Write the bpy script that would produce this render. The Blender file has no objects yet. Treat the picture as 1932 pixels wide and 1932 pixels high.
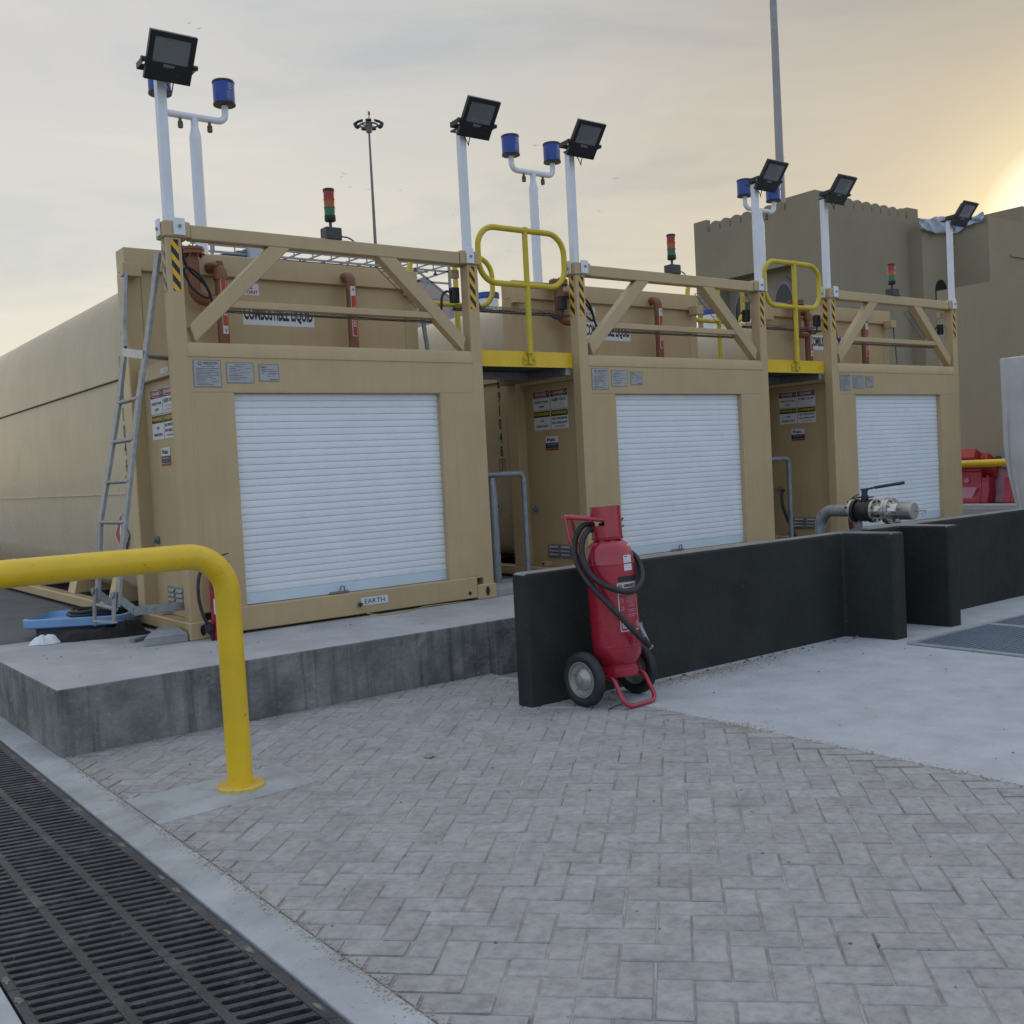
import bpy, bmesh, math, random
from mathutils import Vector, Matrix, Euler
random.seed(7)
S_ = bpy.context.scene
COL = S_.collection
PI = math.pi
G = -0.352                                   # ground level; z = 0 is the top of the concrete slab the containers stand on
# ------------------------------------------------------------------ camera
cam_d = bpy.data.cameras.new("camera"); cam = bpy.data.objects.new("camera", cam_d); COL.objects.link(cam)
def cam_matrix(yaw, pitch, roll, loc):
    f = Vector((math.sin(yaw)*math.cos(pitch), math.cos(yaw)*math.cos(pitch), math.sin(pitch)))
    r = Vector((math.cos(yaw), -math.sin(yaw), 0)); d = f.cross(r)
    c, s = math.cos(roll), math.sin(roll)
    r2 = r*c + d*s; d2 = d*c - r*s
    m = Matrix((r2, -d2, -f)).transposed().to_4x4(); m.translation = loc
    return m
cam.matrix_world = cam_matrix(0.6485, -0.0411, 0.0521, Vector((-2.3931, -6.6543, 1.0037)))
cam_d.sensor_width = 36; cam_d.lens = 36*1978.24/1932
cam_d.clip_start = 0.05; cam_d.clip_end = 3000
S_.camera = cam
# ------------------------------------------------------------------ sky, sun, exposure
SUN_AZ, SUN_EL = math.radians(66.5), math.radians(9.7)
SUN_V = Vector((math.sin(SUN_AZ)*math.cos(SUN_EL), math.cos(SUN_AZ)*math.cos(SUN_EL), math.sin(SUN_EL)))
w = bpy.data.worlds.new("World"); S_.world = w; w.use_nodes = True
nt = w.node_tree; nt.nodes.clear()
def nd(t, **k):
    n = nt.nodes.new(t)
    for a, b in k.items(): setattr(n, a, b)
    return n
def lk(a, b): nt.links.new(a, b)
def ramp(node, stops):
    cr = node.color_ramp
    while len(cr.elements) > 1: cr.elements.remove(cr.elements[-1])
    for i, (p, c) in enumerate(stops):
        e = cr.elements[0] if i == 0 else cr.elements.new(p)
        e.position = p; e.color = (*c, 1) if len(c) == 3 else c
out = nd('ShaderNodeOutputWorld'); bgA = nd('ShaderNodeBackground'); bgB = nd('ShaderNodeBackground'); add = nd('ShaderNodeAddShader')
sky = nd('ShaderNodeTexSky', sky_type='NISHITA', sun_disc=False, sun_elevation=SUN_EL, sun_rotation=SUN_AZ, dust_density=.4)
tc = nd('ShaderNodeTexCoord'); sep = nd('ShaderNodeSeparateXYZ'); lk(tc.outputs['Generated'], sep.inputs[0])
def dotramp(v, stops):
    d = nd('ShaderNodeVectorMath', operation='DOT_PRODUCT'); lk(tc.outputs['Generated'], d.inputs[0]); d.inputs[1].default_value = v
    r = nd('ShaderNodeValToRGB'); lk(d.outputs['Value'], r.inputs[0]); ramp(r, stops); return r.outputs[0]
def mixc(a, b_, bt, f=1.0):
    m = nd('ShaderNodeMix', data_type='RGBA', blend_type=bt)
    if isinstance(f, float): m.inputs[0].default_value = f
    else: lk(f, m.inputs[0])
    for i, v in ((6, a), (7, b_)):
        if isinstance(v, tuple): m.inputs[i].default_value = (*v, 1)
        else: lk(v, m.inputs[i])
    return m.outputs[2]
# clear-sky part, warmed through the veil on the sun's side
lk(mixc(sky.outputs[0], dotramp(SUN_V, [(.55, (1,1,1)), (.85, (.72,.70,.63)), (.95, (.42,.39,.31)), (1, (.34,.30,.20))]), 'MULTIPLY'), bgA.inputs[0]); bgA.inputs[1].default_value = 0.05
# overcast veil: colour by height
el = nd('ShaderNodeValToRGB'); lk(sep.outputs[2], el.inputs[0])
ramp(el, [(0.0, (.64,.52,.37)), (.12, (.72,.625,.50)), (.24, (.68,.615,.525)), (.40, (.60,.572,.54)), (.6, (.76,.77,.79)), (1.0, (.95,.97,1.0))])
# the sky behind the photographer (east): blue-grey
hs = Vector((math.sin(math.radians(40)), math.cos(math.radians(40)), 0))
dotn = nd('ShaderNodeVectorMath', operation='DOT_PRODUCT'); lk(tc.outputs['Generated'], dotn.inputs[0]); dotn.inputs[1].default_value = hs
mr = nd('ShaderNodeMapRange'); lk(dotn.outputs['Value'], mr.inputs[0]); mr.inputs[1].default_value = .30; mr.inputs[2].default_value = -.55
c = mixc(el.outputs[0], (.58,.70,.90), 'MIX', mr.outputs[0])
# a thicker grey bank high on the sun's side, and the glow round the low sun
TRV = Vector((math.sin(math.radians(68))*math.cos(math.radians(25)), math.cos(math.radians(68))*math.cos(math.radians(25)), math.sin(math.radians(25))))
c = mixc(c, dotramp(TRV, [(.72, (1,1,1)), (.90, (.88,.88,.88)), (.97, (.78,.77,.75)), (.995, (.68,.67,.65))]), 'MULTIPLY')
c = mixc(c, dotramp(SUN_V, [(.965, (0,0,0)), (.986, (.03,.02,.0)), (.9915, (.09,.065,.01)), (.9955, (.17,.13,.03)), (.9978, (.34,.27,.10)), (.9991, (.6,.52,.28)), (1, (1.2,1.1,.85))]), 'ADD')
# thin streaky cloud
mp = nd('ShaderNodeMapping'); lk(tc.outputs['Generated'], mp.inputs[0]); mp.inputs['Rotation'].default_value = (0.12, -0.25, 0.5); mp.inputs['Scale'].default_value = (1.6, 1.6, 8.0)
nz = nd('ShaderNodeTexNoise'); lk(mp.outputs[0], nz.inputs[0]); nz.inputs['Scale'].default_value = 1.9; nz.inputs['Detail'].default_value = 7; nz.inputs['Roughness'].default_value = .58; nz.inputs['Distortion'].default_value = .6
cr = nd('ShaderNodeValToRGB'); lk(nz.outputs[0], cr.inputs[0]); ramp(cr, [(.30, (.84,.86,.91)), (.48, (1,.985,.975)), (.58, (1.02,1.0,.985)), (.72, (1.12,1.09,1.03))])
lk(mixc(c, cr.outputs[0], 'MULTIPLY'), bgB.inputs[0]); bgB.inputs[1].default_value = .92
lk(bgA.outputs[0], add.inputs[0]); lk(bgB.outputs[0], add.inputs[1]); lk(add.outputs[0], out.inputs[0])
sun_d = bpy.data.lights.new("sun", 'SUN'); sun_d.energy = .5; sun_d.angle = math.radians(12); sun_d.color = (1, .82, .6)
sun = bpy.data.objects.new("sun", sun_d); COL.objects.link(sun); sun.rotation_euler = (-SUN_V).to_track_quat('-Z', 'Y').to_euler(); sun.location = SUN_V*60
S_.view_settings.view_transform = 'Standard'; S_.view_settings.look = 'None'; S_.view_settings.gamma = 1; S_.view_settings.exposure = 0
S_.view_settings.use_curve_mapping = False
S_.cycles.max_bounces = 6
# ------------------------------------------------------------------ materials
def srgb(r, g, b):
    f = lambda v: (v/255/12.92) if v/255 <= .04045 else ((v/255+.055)/1.055)**2.4
    return (f(r), f(g), f(b))
MATS = {}
def mat(name, col, rough=.55, metal=0, var=.10, scale=2.5, streak=0, streak_col=None, speck=0, speck_col=(.02,.02,.02), bump=0, bscale=60, coat=0, blot=0, blot_col=None, blot_scale=1.2, spec=.5):
    if name in MATS: return MATS[name]
    m = bpy.data.materials.new(name); m.use_nodes = True; t = m.node_tree; b = t.nodes['Principled BSDF']
    N = lambda ty: t.nodes.new(ty); L = lambda a, c: t.links.new(a, c)
    geo = N('ShaderNodeNewGeometry'); pos = geo.outputs['Position']
    def noise(sc, det=5, ro=.6, vec=None, dis=0):
        n = N('ShaderNodeTexNoise'); n.inputs['Scale'].default_value = sc; n.inputs['Detail'].default_value = det; n.inputs['Roughness'].default_value = ro; n.inputs['Distortion'].default_value = dis
        L(vec or pos, n.inputs['Vector']); return n.outputs[0]
    def mrange(s, a, c, d=0, e=1):
        n = N('ShaderNodeMapRange'); L(s, n.inputs[0]); n.inputs[1].default_value = a; n.inputs[2].default_value = c; n.inputs[3].default_value = d; n.inputs[4].default_value = e; return n.outputs[0]
    def mix(f, a, c, bt='MIX'):
        n = N('ShaderNodeMix'); n.data_type = 'RGBA'; n.blend_type = bt
        if isinstance(f, float): n.inputs[0].default_value = f
        else: L(f, n.inputs[0])
        for s, v in ((6, a), (7, c)):
            if isinstance(v, tuple): n.inputs[s].default_value = (*v[:3], 1)
            else: L(v, n.inputs[s])
        return n.outputs[2]
    lo = tuple(c*(1-var) for c in col); hi = tuple(min(1, c*(1+var)) for c in col)
    c = mix(mrange(noise(scale), .3, .7), lo, hi)
    if blot: c = mix(mrange(noise(blot_scale, 6, .65, dis=.6), .52, .68, 0, blot), c, blot_col or tuple(x*.6 for x in col))
    if streak:
        mp = N('ShaderNodeMapping'); mp.inputs['Scale'].default_value = (9, 9, .55); L(pos, mp.inputs[0])
        c = mix(mrange(noise(1.6, 5, .65, mp.outputs[0]), .48, .72, 0, streak), c, streak_col or tuple(x*.55 for x in col))
    if speck: c = mix(mrange(noise(38, 3, .6), .66, .72, 0, speck), c, speck_col)
    L(c, b.inputs['Base Color'])
    L(mrange(noise(scale*3.1), .3, .7, max(.03, rough-.09), min(1, rough+.09)), b.inputs['Roughness'])
    b.inputs['Metallic'].default_value = metal; b.inputs['Coat Weight'].default_value = coat; b.inputs['Specular IOR Level'].default_value = spec
    if bump:
        bp = N('ShaderNodeBump'); bp.inputs['Strength'].default_value = bump; bp.inputs['Distance'].default_value = .02; L(noise(bscale, 4, .6), bp.inputs['Height']); L(bp.outputs[0], b.inputs['Normal'])
    MATS[name] = m; return m
TAN = mat('tan_paint', (.47,.345,.185), .42, var=.08, scale=1.6, streak=.30, streak_col=(.37,.285,.17), blot=.22, blot_col=(.42,.34,.23), blot_scale=2.4, speck=.22, speck_col=(.26,.18,.09), bump=.03, bscale=90)
TANK = mat('tank_paint', (.49,.40,.26), .27, var=.05, scale=.9, streak=.28, streak_col=(.36,.29,.19), coat=.15)
DARKSEAM = mat('seam_sealant', (.06,.045,.03), .7)
SHUT = mat('white_slat', (.74,.77,.80), .33, var=.04, scale=3, streak=.12, streak_col=(.6,.6,.6))
SHUTB = mat('shutter_bottom_bar', (.56,.66,.74), .35, var=.04)
YEL = mat('yellow_paint', (.72,.47,.012), .36, var=.09, scale=5, streak=.2, streak_col=(.5,.33,.03), blot=.25, blot_col=(.60,.43,.05), blot_scale=7, speck=.55, speck_col=(.22,.16,.05), bump=.06, bscale=40, coat=.1)
YELD = mat('yellow_tube_paint', (.55,.42,.02), .42, var=.1, scale=6, streak=.12)
WHITE = mat('white_paint', (.70,.72,.76), .4, var=.05, scale=6, speck=.35, speck_col=(.3,.27,.24), streak=.15)
BLACK = mat('black_housing', (.012,.012,.013), .4, var=.2, scale=9)
RUBBER = mat('black_rubber', (.018,.018,.02), .55, var=.3, scale=20, bump=.1, bscale=120)
REFL = mat('lamp_reflector', (.78,.80,.80), .35, metal=.35, var=.04)
LEDP = mat('led_plate', (.50,.51,.50), .5, var=.05)
BLUE = mat('blue_can', (.015,.05,.27), .33, var=.12, scale=9)
BRASS = mat('dull_brass', (.12,.09,.05), .5, metal=.6)
GALV = mat('galvanised_steel', (.27,.285,.295), .45, metal=.6, var=.22, scale=22, streak=.3)
GALVD = mat('dull_galvanised', (.23,.245,.26), .5, metal=.45, var=.2, scale=14, streak=.25)
PIPER = mat('oxide_red_pipe', (.21,.075,.035), .45, var=.12, scale=8, streak=.3, streak_col=(.12,.05,.03))
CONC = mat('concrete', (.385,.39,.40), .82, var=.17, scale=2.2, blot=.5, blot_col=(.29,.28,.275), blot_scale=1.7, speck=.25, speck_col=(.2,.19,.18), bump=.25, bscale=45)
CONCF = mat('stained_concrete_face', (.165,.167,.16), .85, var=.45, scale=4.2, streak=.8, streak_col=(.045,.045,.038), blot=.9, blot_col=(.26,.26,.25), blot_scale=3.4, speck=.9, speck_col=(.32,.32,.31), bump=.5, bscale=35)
CONCD = mat('dusty_dark_concrete', (.115,.12,.125), .85, var=.18, scale=1.4, blot=.4, blot_col=(.08,.08,.08), bump=.25, bscale=40)
APRON = mat('apron_concrete', (.41,.43,.455), .8, var=.12, scale=5, blot=.4, blot_col=(.50,.52,.54), blot_scale=2.2, speck=.5, speck_col=(.24,.235,.22), bump=.3, bscale=50)
KERB = mat('kerb_concrete', (.36,.38,.395), .82, var=.2, scale=3.5, blot=.5, blot_col=(.25,.235,.205), blot_scale=4.5, speck=.7, speck_col=(.20,.19,.175), bump=.3, bscale=45)
DWALL = mat('dark_wall_coating', (.0245,.0275,.0235), .7, spec=.22, var=.28, scale=1.6, blot=.6, blot_col=(.040,.042,.040), blot_scale=1.3, streak=.3, streak_col=(.03,.031,.03), speck=.4, speck_col=(.09,.09,.09), bump=.35, bscale=25)
DWTOP = mat('dusty_wall_top', (.22,.22,.22), .85, var=.2, scale=5, blot=.5, blot_col=(.1,.1,.1), blot_scale=6)
IRON = mat('cast_iron', (.050,.052,.058), .45, metal=.3, var=.35, scale=9, blot=.7, blot_col=(.12,.12,.125), blot_scale=8, speck=.5, speck_col=(.22,.21,.19), bump=.4, bscale=90)
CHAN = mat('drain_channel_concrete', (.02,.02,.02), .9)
GROUND = mat('yard_asphalt', (.21,.21,.215), .9, var=.12, scale=.4, blot=.3, bump=.2, bscale=30)
RED = mat('red_gloss_paint', (.34,.014,.032), .24, var=.08, scale=7, coat=.35)
REDP = mat('red_plastic', (.30,.012,.03), .42, var=.12, scale=3, blot=.35, blot_col=(.33,.09,.11), blot_scale=2.2)
PINK = mat('faded_red_plastic', (.42,.20,.23), .55, var=.12, scale=4)
W_ = mat('sign_white', (.62,.64,.66), .45, var=.03); K_ = mat('sign_black', (.012,.012,.013), .5, var=.1); R_ = mat('sign_red', (.32,.02,.03), .45, var=.05)
Y_ = mat('sign_yellow', (.72,.50,.02), .45, var=.05); N_ = mat('sign_navy', (.012,.018,.06), .45); GR_ = mat('sign_grey_ink', (.33,.34,.36), .5)
HZ_Y = mat('hazard_yellow', (.72,.40,.015), .45, var=.06); HZ_K = mat('hazard_black', (.012,.012,.012), .5)
FZ_Y = mat('faded_hazard_yellow', (.50,.38,.22), .55, var=.06); FZ_K = mat('faded_hazard_black', (.16,.15,.155), .55)
PLATE = mat('etched_plate', (.33,.335,.35), .4, metal=.4, var=.12, scale=12); PINK_INK = mat('plate_ink', (.10,.10,.11), .5)
OR_ = mat('label_orange_red', (.45,.05,.02), .45)
LG = mat('green_lens', (.005,.12,.045), .2); LO = mat('amber_lens', (.34,.07,.008), .2); LR = mat('red_lens', (.30,.008,.015), .2)
SANDW = mat('sand_render', (.265,.222,.15), .9, var=.06, scale=.35, streak=.15, bump=.15, bscale=14)
SANDW2 = mat('pale_sand_render', (.29,.24,.16), .9, var=.06, scale=.4, streak=.12, bump=.15, bscale=14)
GLASSD = mat('dark_window_glass', (.012,.015,.018), .12)
FRAMEG = mat('grey_window_frame', (.20,.20,.20), .5)
CANV = mat('white_tarpaulin', (.56,.56,.55), .65, var=.08, scale=3, streak=.4, streak_col=(.42,.42,.42), bump=.5, bscale=5)
LBLUE = mat('blue_plastic', (.17,.32,.56), .35, var=.1, scale=6)
RAG = mat('dark_rag', (.022,.018,.02), .95, var=.4, scale=14)
PAPER = mat('white_paper', (.7,.71,.76), .8)
FARSTEEL = mat('far_painted_steel', (.27,.28,.30), .5, metal=.2, var=.1)
FARWALL = mat('far_pinkish_wall', (.42,.33,.29), .9, var=.05)
SANDD = mat('drifted_sand', (.34,.28,.20), .95, var=.12, scale=9)
STEELS = mat('stainless_steel', (.50,.48,.44), .25, metal=.95, var=.12, scale=14)
BIRD = mat('bird_grey', (.6,.6,.6), .8)
# clear glass pane of the lamps
gm = bpy.data.materials.new('clear_lamp_glass'); gm.use_nodes = True; t = gm.node_tree; t.nodes.clear()
o_ = t.nodes.new('ShaderNodeOutputMaterial'); m_ = t.nodes.new('ShaderNodeMixShader'); tr = t.nodes.new('ShaderNodeBsdfTransparent'); gl = t.nodes.new('ShaderNodeBsdfGlossy'); fr = t.nodes.new('ShaderNodeFresnel')
gl.inputs['Roughness'].default_value = .03; tr.inputs[0].default_value = (.93,.94,.94,1)
t.links.new(fr.outputs[0], m_.inputs[0]); t.links.new(tr.outputs[0], m_.inputs[1]); t.links.new(gl.outputs[0], m_.inputs[2]); t.links.new(m_.outputs[0], o_.inputs[0]); GLASS = gm
# block paving: brick tint from a per-brick attribute
pm = bpy.data.materials.new('block_paver'); pm.use_nodes = True; t = pm.node_tree; b = t.nodes['Principled BSDF']
def _n(ty): return t.nodes.new(ty)
at = _n('ShaderNodeAttribute'); at.attribute_name = 'tint'; cr_ = _n('ShaderNodeValToRGB'); t.links.new(at.outputs['Fac'], cr_.inputs[0])
ramp(cr_, [(0, (.292,.284,.280)), (.35, (.314,.306,.303)), (.65, (.328,.322,.320)), (.88, (.332,.331,.333)), (1, (.342,.346,.350))])
ge = _n('ShaderNodeNewGeometry'); n1 = _n('ShaderNodeTexNoise'); n1.inputs['Scale'].default_value = 5.5; n1.inputs['Detail'].default_value = 7; n1.inputs['Roughness'].default_value = .65; t.links.new(ge.outputs[0], n1.inputs[0])
c1 = _n('ShaderNodeValToRGB'); t.links.new(n1.outputs[0], c1.inputs[0]); ramp(c1, [(.3, (.80,.81,.82)), (.5, (1,1,1)), (.7, (1.13,1.13,1.13))])
mx = _n('ShaderNodeMix'); mx.data_type = 'RGBA'; mx.blend_type = 'MULTIPLY'; mx.inputs[0].default_value = 1; t.links.new(cr_.outputs[0], mx.inputs[6]); t.links.new(c1.outputs[0], mx.inputs[7])
n2 = _n('ShaderNodeTexNoise'); n2.inputs['Scale'].default_value = 26; n2.inputs['Detail'].default_value = 5; n2.inputs['Roughness'].default_value = .7; t.links.new(ge.outputs[0], n2.inputs[0])
c2 = _n('ShaderNodeValToRGB'); t.links.new(n2.outputs[0], c2.inputs[0]); ramp(c2, [(.3, (.76,.76,.76)), (.5, (1,1,1)), (.72, (1.2,1.2,1.2))])
mx2 = _n('ShaderNodeMix'); mx2.data_type = 'RGBA'; mx2.blend_type = 'MULTIPLY'; mx2.inputs[0].default_value = 1; t.links.new(mx.outputs[2], mx2.inputs[6]); t.links.new(c2.outputs[0], mx2.inputs[7])
n3 = _n('ShaderNodeTexNoise'); n3.inputs['Scale'].default_value = .85; n3.inputs['Detail'].default_value = 8; n3.inputs['Roughness'].default_value = .7; t.links.new(ge.outputs[0], n3.inputs[0])
mr3 = _n('ShaderNodeMapRange'); t.links.new(n3.outputs[0], mr3.inputs[0]); mr3.inputs[1].default_value = .62; mr3.inputs[2].default_value = .74; mr3.inputs[4].default_value = .40
mx3 = _n('ShaderNodeMix'); mx3.data_type = 'RGBA'; t.links.new(mr3.outputs[0], mx3.inputs[0]); t.links.new(mx2.outputs[2], mx3.inputs[6]); mx3.inputs[7].default_value = (.34,.275,.20,1)
t.links.new(mx3.outputs[2], b.inputs['Base Color']); b.inputs['Roughness'].default_value = .8
bp = _n('ShaderNodeBump'); bp.inputs['Strength'].default_value = .35; bp.inputs['Distance'].default_value = .01; t.links.new(n2.outputs[0], bp.inputs['Height']); t.links.new(bp.outputs[0], b.inputs['Normal'])
PAVER = pm
# ------------------------------------------------------------------ mesh builder
class MB:
    def __init__(s): s.v = []; s.f = []; s.m = []; s.attr = None
    def add(s, vs, fs, mi=0):
        o = len(s.v); s.v += [tuple(x) for x in vs]
        for f in fs: s.f.append([i+o for i in f]); s.m.append(mi)
        return s
    def box(s, x0, x1, y0, y1, z0, z1, mi=0, M=None):
        vs = [Vector(p) for p in ((x0,y0,z0),(x1,y0,z0),(x1,y1,z0),(x0,y1,z0),(x0,y0,z1),(x1,y0,z1),(x1,y1,z1),(x0,y1,z1))]
        if M: vs = [M @ p for p in vs]
        return s.add(vs, [(0,3,2,1),(4,5,6,7),(0,1,5,4),(1,2,6,5),(2,3,7,6),(3,0,4,7)], mi)
    def prism(s, poly, a0, a1, axis='y', mi=0, M=None):
        def P(p, a): return Vector((p[0], a, p[1])) if axis == 'y' else Vector((a, p[0], p[1])) if axis == 'x' else Vector((p[0], p[1], a))
        n = len(poly); vs = [P(p, a0) for p in poly] + [P(p, a1) for p in poly]
        if M: vs = [M @ p for p in vs]
        s.add(vs, [list(range(n))[::-1], list(range(n, 2*n))] + [(i, (i+1) % n, (i+1) % n + n, i+n) for i in range(n)], mi); return s
    def bar(s, a, b, w, h, mi=0, up=(0,0,1)):
        a, b = Vector(a), Vector(b); d = (b-a).normalized(); u = Vector(up); sd = d.cross(u)
        if sd.length < 1e-4: sd = d.cross(Vector((1,0,0)))
        sd.normalize(); u = sd.cross(d)
        vs = [p + sd*x*w/2 + u*z*h/2 for p in (a, b) for x, z in ((-1,-1),(1,-1),(1,1),(-1,1))]
        return s.add(vs, [(3,2,1,0),(4,5,6,7),(0,1,5,4),(1,2,6,5),(2,3,7,6),(3,0,4,7)], mi)
    def tube(s, pts, r, n=12, mi=0, caps=True, closed=False):
        pts = [Vector(p) for p in pts]; k = len(pts); rs = r if isinstance(r, (list, tuple)) else [r]*k
        tg = []
        for i in range(k):
            a = pts[(i-1) % k] if (closed or i > 0) else pts[i]; c = pts[(i+1) % k] if (closed or i < k-1) else pts[i]
            tg.append((c-a).normalized())
        nrm = tg[0].orthogonal().normalized(); vs = []; o = len(s.v)
        for i in range(k):
            nrm = (nrm - tg[i]*nrm.dot(tg[i])).normalized(); bn = tg[i].cross(nrm)
            vs += [pts[i] + (nrm*math.cos(2*PI*j/n) + bn*math.sin(2*PI*j/n))*rs[i] for j in range(n)]
        fs = [(i*n+j, i*n+(j+1) % n, ((i+1) % k)*n+(j+1) % n, ((i+1) % k)*n+j) for i in range(k if closed else k-1) for j in range(n)]
        if caps and not closed: fs += [list(range(n))[::-1], list(range((k-1)*n, k*n))]
        return s.add(vs, fs, mi)
    def lathe(s, prof, n=24, M=None, mi=0, a0=0, a1=2*PI):
        full = abs(a1-a0-2*PI) < 1e-6; k = n if full else n+1; vs = []
        for r, z in prof:
            for j in range(k):
                a = a0+(a1-a0)*j/n; vs.append(Vector((r*math.cos(a), r*math.sin(a), z)))
        if M: vs = [M @ p for p in vs]
        fs = []
        for i in range(len(prof)-1):
            for j in range(n):
                j2 = (j+1) % k; fs.append((i*k+j, i*k+j2, (i+1)*k+j2, (i+1)*k+j))
        return s.add(vs, fs, mi)
    def cyl(s, a, b, r, n=16, mi=0, r2=None): return s.tube([a, b], [r, r if r2 is None else r2], n, mi)
    def text(s, fn, body, u, v, h=None, wd=None, d=.001, mi=0, bold=0, stretch=None):
        vs, fs = text_mesh(body, bold)
        x0 = min(p[0] for p in vs); x1 = max(p[0] for p in vs); y0 = min(p[1] for p in vs); y1 = max(p[1] for p in vs)
        ky = (h/(y1-y0)) if h else wd/(x1-x0); kx = (wd/(x1-x0)) if wd else ky*(stretch or 1)
        cx, cy = (x0+x1)/2, (y0+y1)/2
        return s.add([fn(u+(p[0]-cx)*kx, v+(p[1]-cy)*ky, d) for p in vs], fs, mi)
    def rect(s, fn, u0, v0, u1, v1, d=0, mi=0, seg=1):
        vs = []; 
        for i in range(seg+1):
            u = u0+(u1-u0)*i/seg; vs += [fn(u, v0, d), fn(u, v1, d)]
        return s.add(vs, [(2*i, 2*i+2, 2*i+3, 2*i+1) for i in range(seg)], mi)
    def poly(s, fn, pts, d=0, mi=0): return s.add([fn(u, v, d) for u, v in pts], [list(range(len(pts)))], mi)
    def ellipse(s, fn, u, v, a, b, d=0, mi=0, n=28): return s.poly(fn, [(u+a*math.cos(2*PI*i/n), v+b*math.sin(2*PI*i/n)) for i in range(n)], d, mi)
_TC = {}
def text_mesh(body, bold=0):
    k = (body, bold)
    if k not in _TC:
        c = bpy.data.curves.new('lettering', 'FONT'); c.body = body; c.size = 1; c.offset = bold; c.resolution_u = 3
        o = bpy.data.objects.new('lettering', c); COL.objects.link(o); dg = bpy.context.evaluated_depsgraph_get()
        me = bpy.data.meshes.new_from_object(o.evaluated_get(dg)); _TC[k] = ([tuple(p.co) for p in me.vertices], [tuple(p.vertices) for p in me.polygons])
        bpy.data.objects.remove(o); bpy.data.curves.remove(c); bpy.data.meshes.remove(me)
    return _TC[k]
def obj(name, mb, mats, parent=None, bevel=0, smooth=35, seg=2, label=None):
    me = bpy.data.meshes.new(name); me.from_pydata([tuple(p) for p in mb.v], [], mb.f)
    for m in (mats if isinstance(mats, (list, tuple)) else [mats]): me.materials.append(m)
    me.polygons.foreach_set('material_index', mb.m); me.update()
    if mb.attr:
        a = me.attributes.new('tint', 'FLOAT', 'FACE'); a.data.foreach_set('value', mb.attr)
    if smooth:
        me.polygons.foreach_set('use_smooth', [True]*len(me.polygons)); me.set_sharp_from_angle(angle=math.radians(smooth))
    o = bpy.data.objects.new(name, me); COL.objects.link(o)
    if parent: o.parent = parent
    if bevel:
        b = o.modifiers.new('bevel', 'BEVEL'); b.width = bevel; b.segments = seg; b.limit_method = 'ANGLE'; b.angle_limit = math.radians(50); b.harden_normals = True
    if label: o['label'] = label
    return o
def tag(o, label, cat, group=None):
    o['label'] = label; o['category'] = cat
    if group: o['group'] = group
    return o
def thing(name, label, cat, loc=(0,0,0), rz=0, group=None):
    o = bpy.data.objects.new(name, None); COL.objects.link(o); o.location = loc; o.rotation_euler = (0, 0, rz); o.empty_display_size = .1
    return tag(o, label, cat, group)
def struct(name, mb, mats, **k):
    o = obj(name, mb, mats, **k); o['kind'] = 'structure'; return o
def dup(root, loc, label=None, rz=None, skip=()):
    r = root.copy(); COL.objects.link(r); r.location = loc
    if rz is not None: r.rotation_euler = (0, 0, rz)
    if label: r['label'] = label
    for ch in list(root.children):
        if ch in skip: continue
        c = ch.copy(); COL.objects.link(c); c.parent = r
        for g in list(ch.children):
            d = g.copy(); COL.objects.link(d); d.parent = c
    return r
def fillet(pts, r, n=6):
    pts = [Vector(p) for p in pts]; out = [pts[0]]
    for i in range(1, len(pts)-1):
        a, b, c = pts[i-1], pts[i], pts[i+1]; u = (a-b).normalized(); v = (c-b).normalized()
        ang = u.angle(v); t = min(r/math.tan(ang/2), (a-b).length*.499, (c-b).length*.499); rr = t*math.tan(ang/2)
        bis = (u+v).normalized(); ce = b + bis*(rr/math.sin(ang/2)); p0 = b+u*t-ce; p1 = b+v*t-ce
        th = p0.angle(p1); ax = p0.cross(p1).normalized()
        for k in range(n+1): out.append(ce + Matrix.Rotation(th*k/n, 3, ax) @ p0)
    out.append(pts[-1]); return out
def spline(pts, n=8):
    pts = [Vector(p) for p in pts]; P = [pts[0]*2-pts[1]] + pts + [pts[-1]*2-pts[-2]]; out = []
    for i in range(1, len(P)-2):
        for k in range(n):
            t = k/n; a, b, c, d = P[i-1], P[i], P[i+1], P[i+2]
            out.append(.5*((2*b)+(c-a)*t+(2*a-5*b+4*c-d)*t*t+(3*b-a-3*c+d)*t**3))
    out.append(pts[-1]); return out
def onfront(x, y, z): return lambda u, v, d: Vector((x+u, y-d, z+v))          # faces -y
def onleft(x, y, z): return lambda u, v, d: Vector((x-d, y-u, z+v))           # faces -x
def oncyl(r, a0, M=None):                                                     # wraps round a vertical cylinder
    def f(u, v, d):
        a = a0+u/r; p = Vector(((r+d)*math.cos(a), (r+d)*math.sin(a), v)); return M @ p if M else p
    return f
# ================================================================== SETTING
gb = MB()
gb.add([(-300,-300,G-.024),(-1.86,-300,G-.024),(-1.86,500,G-.024),(-300,500,G-.024)], [(0,1,2,3)])
for a_, b_ in ((-300,-4.84), (6.06,500)): gb.add([(-1.86,a_,G-.024),(-1.205,a_,G-.024),(-1.205,b_,G-.024),(-1.86,b_,G-.024)], [(0,1,2,3)])
gb.add([(-1.205,-300,G-.024),(500,-300,G-.024),(500,500,G-.024),(-1.205,500,G-.024)], [(0,1,2,3)])
struct('ground', gb, GROUND, smooth=0)
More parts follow.
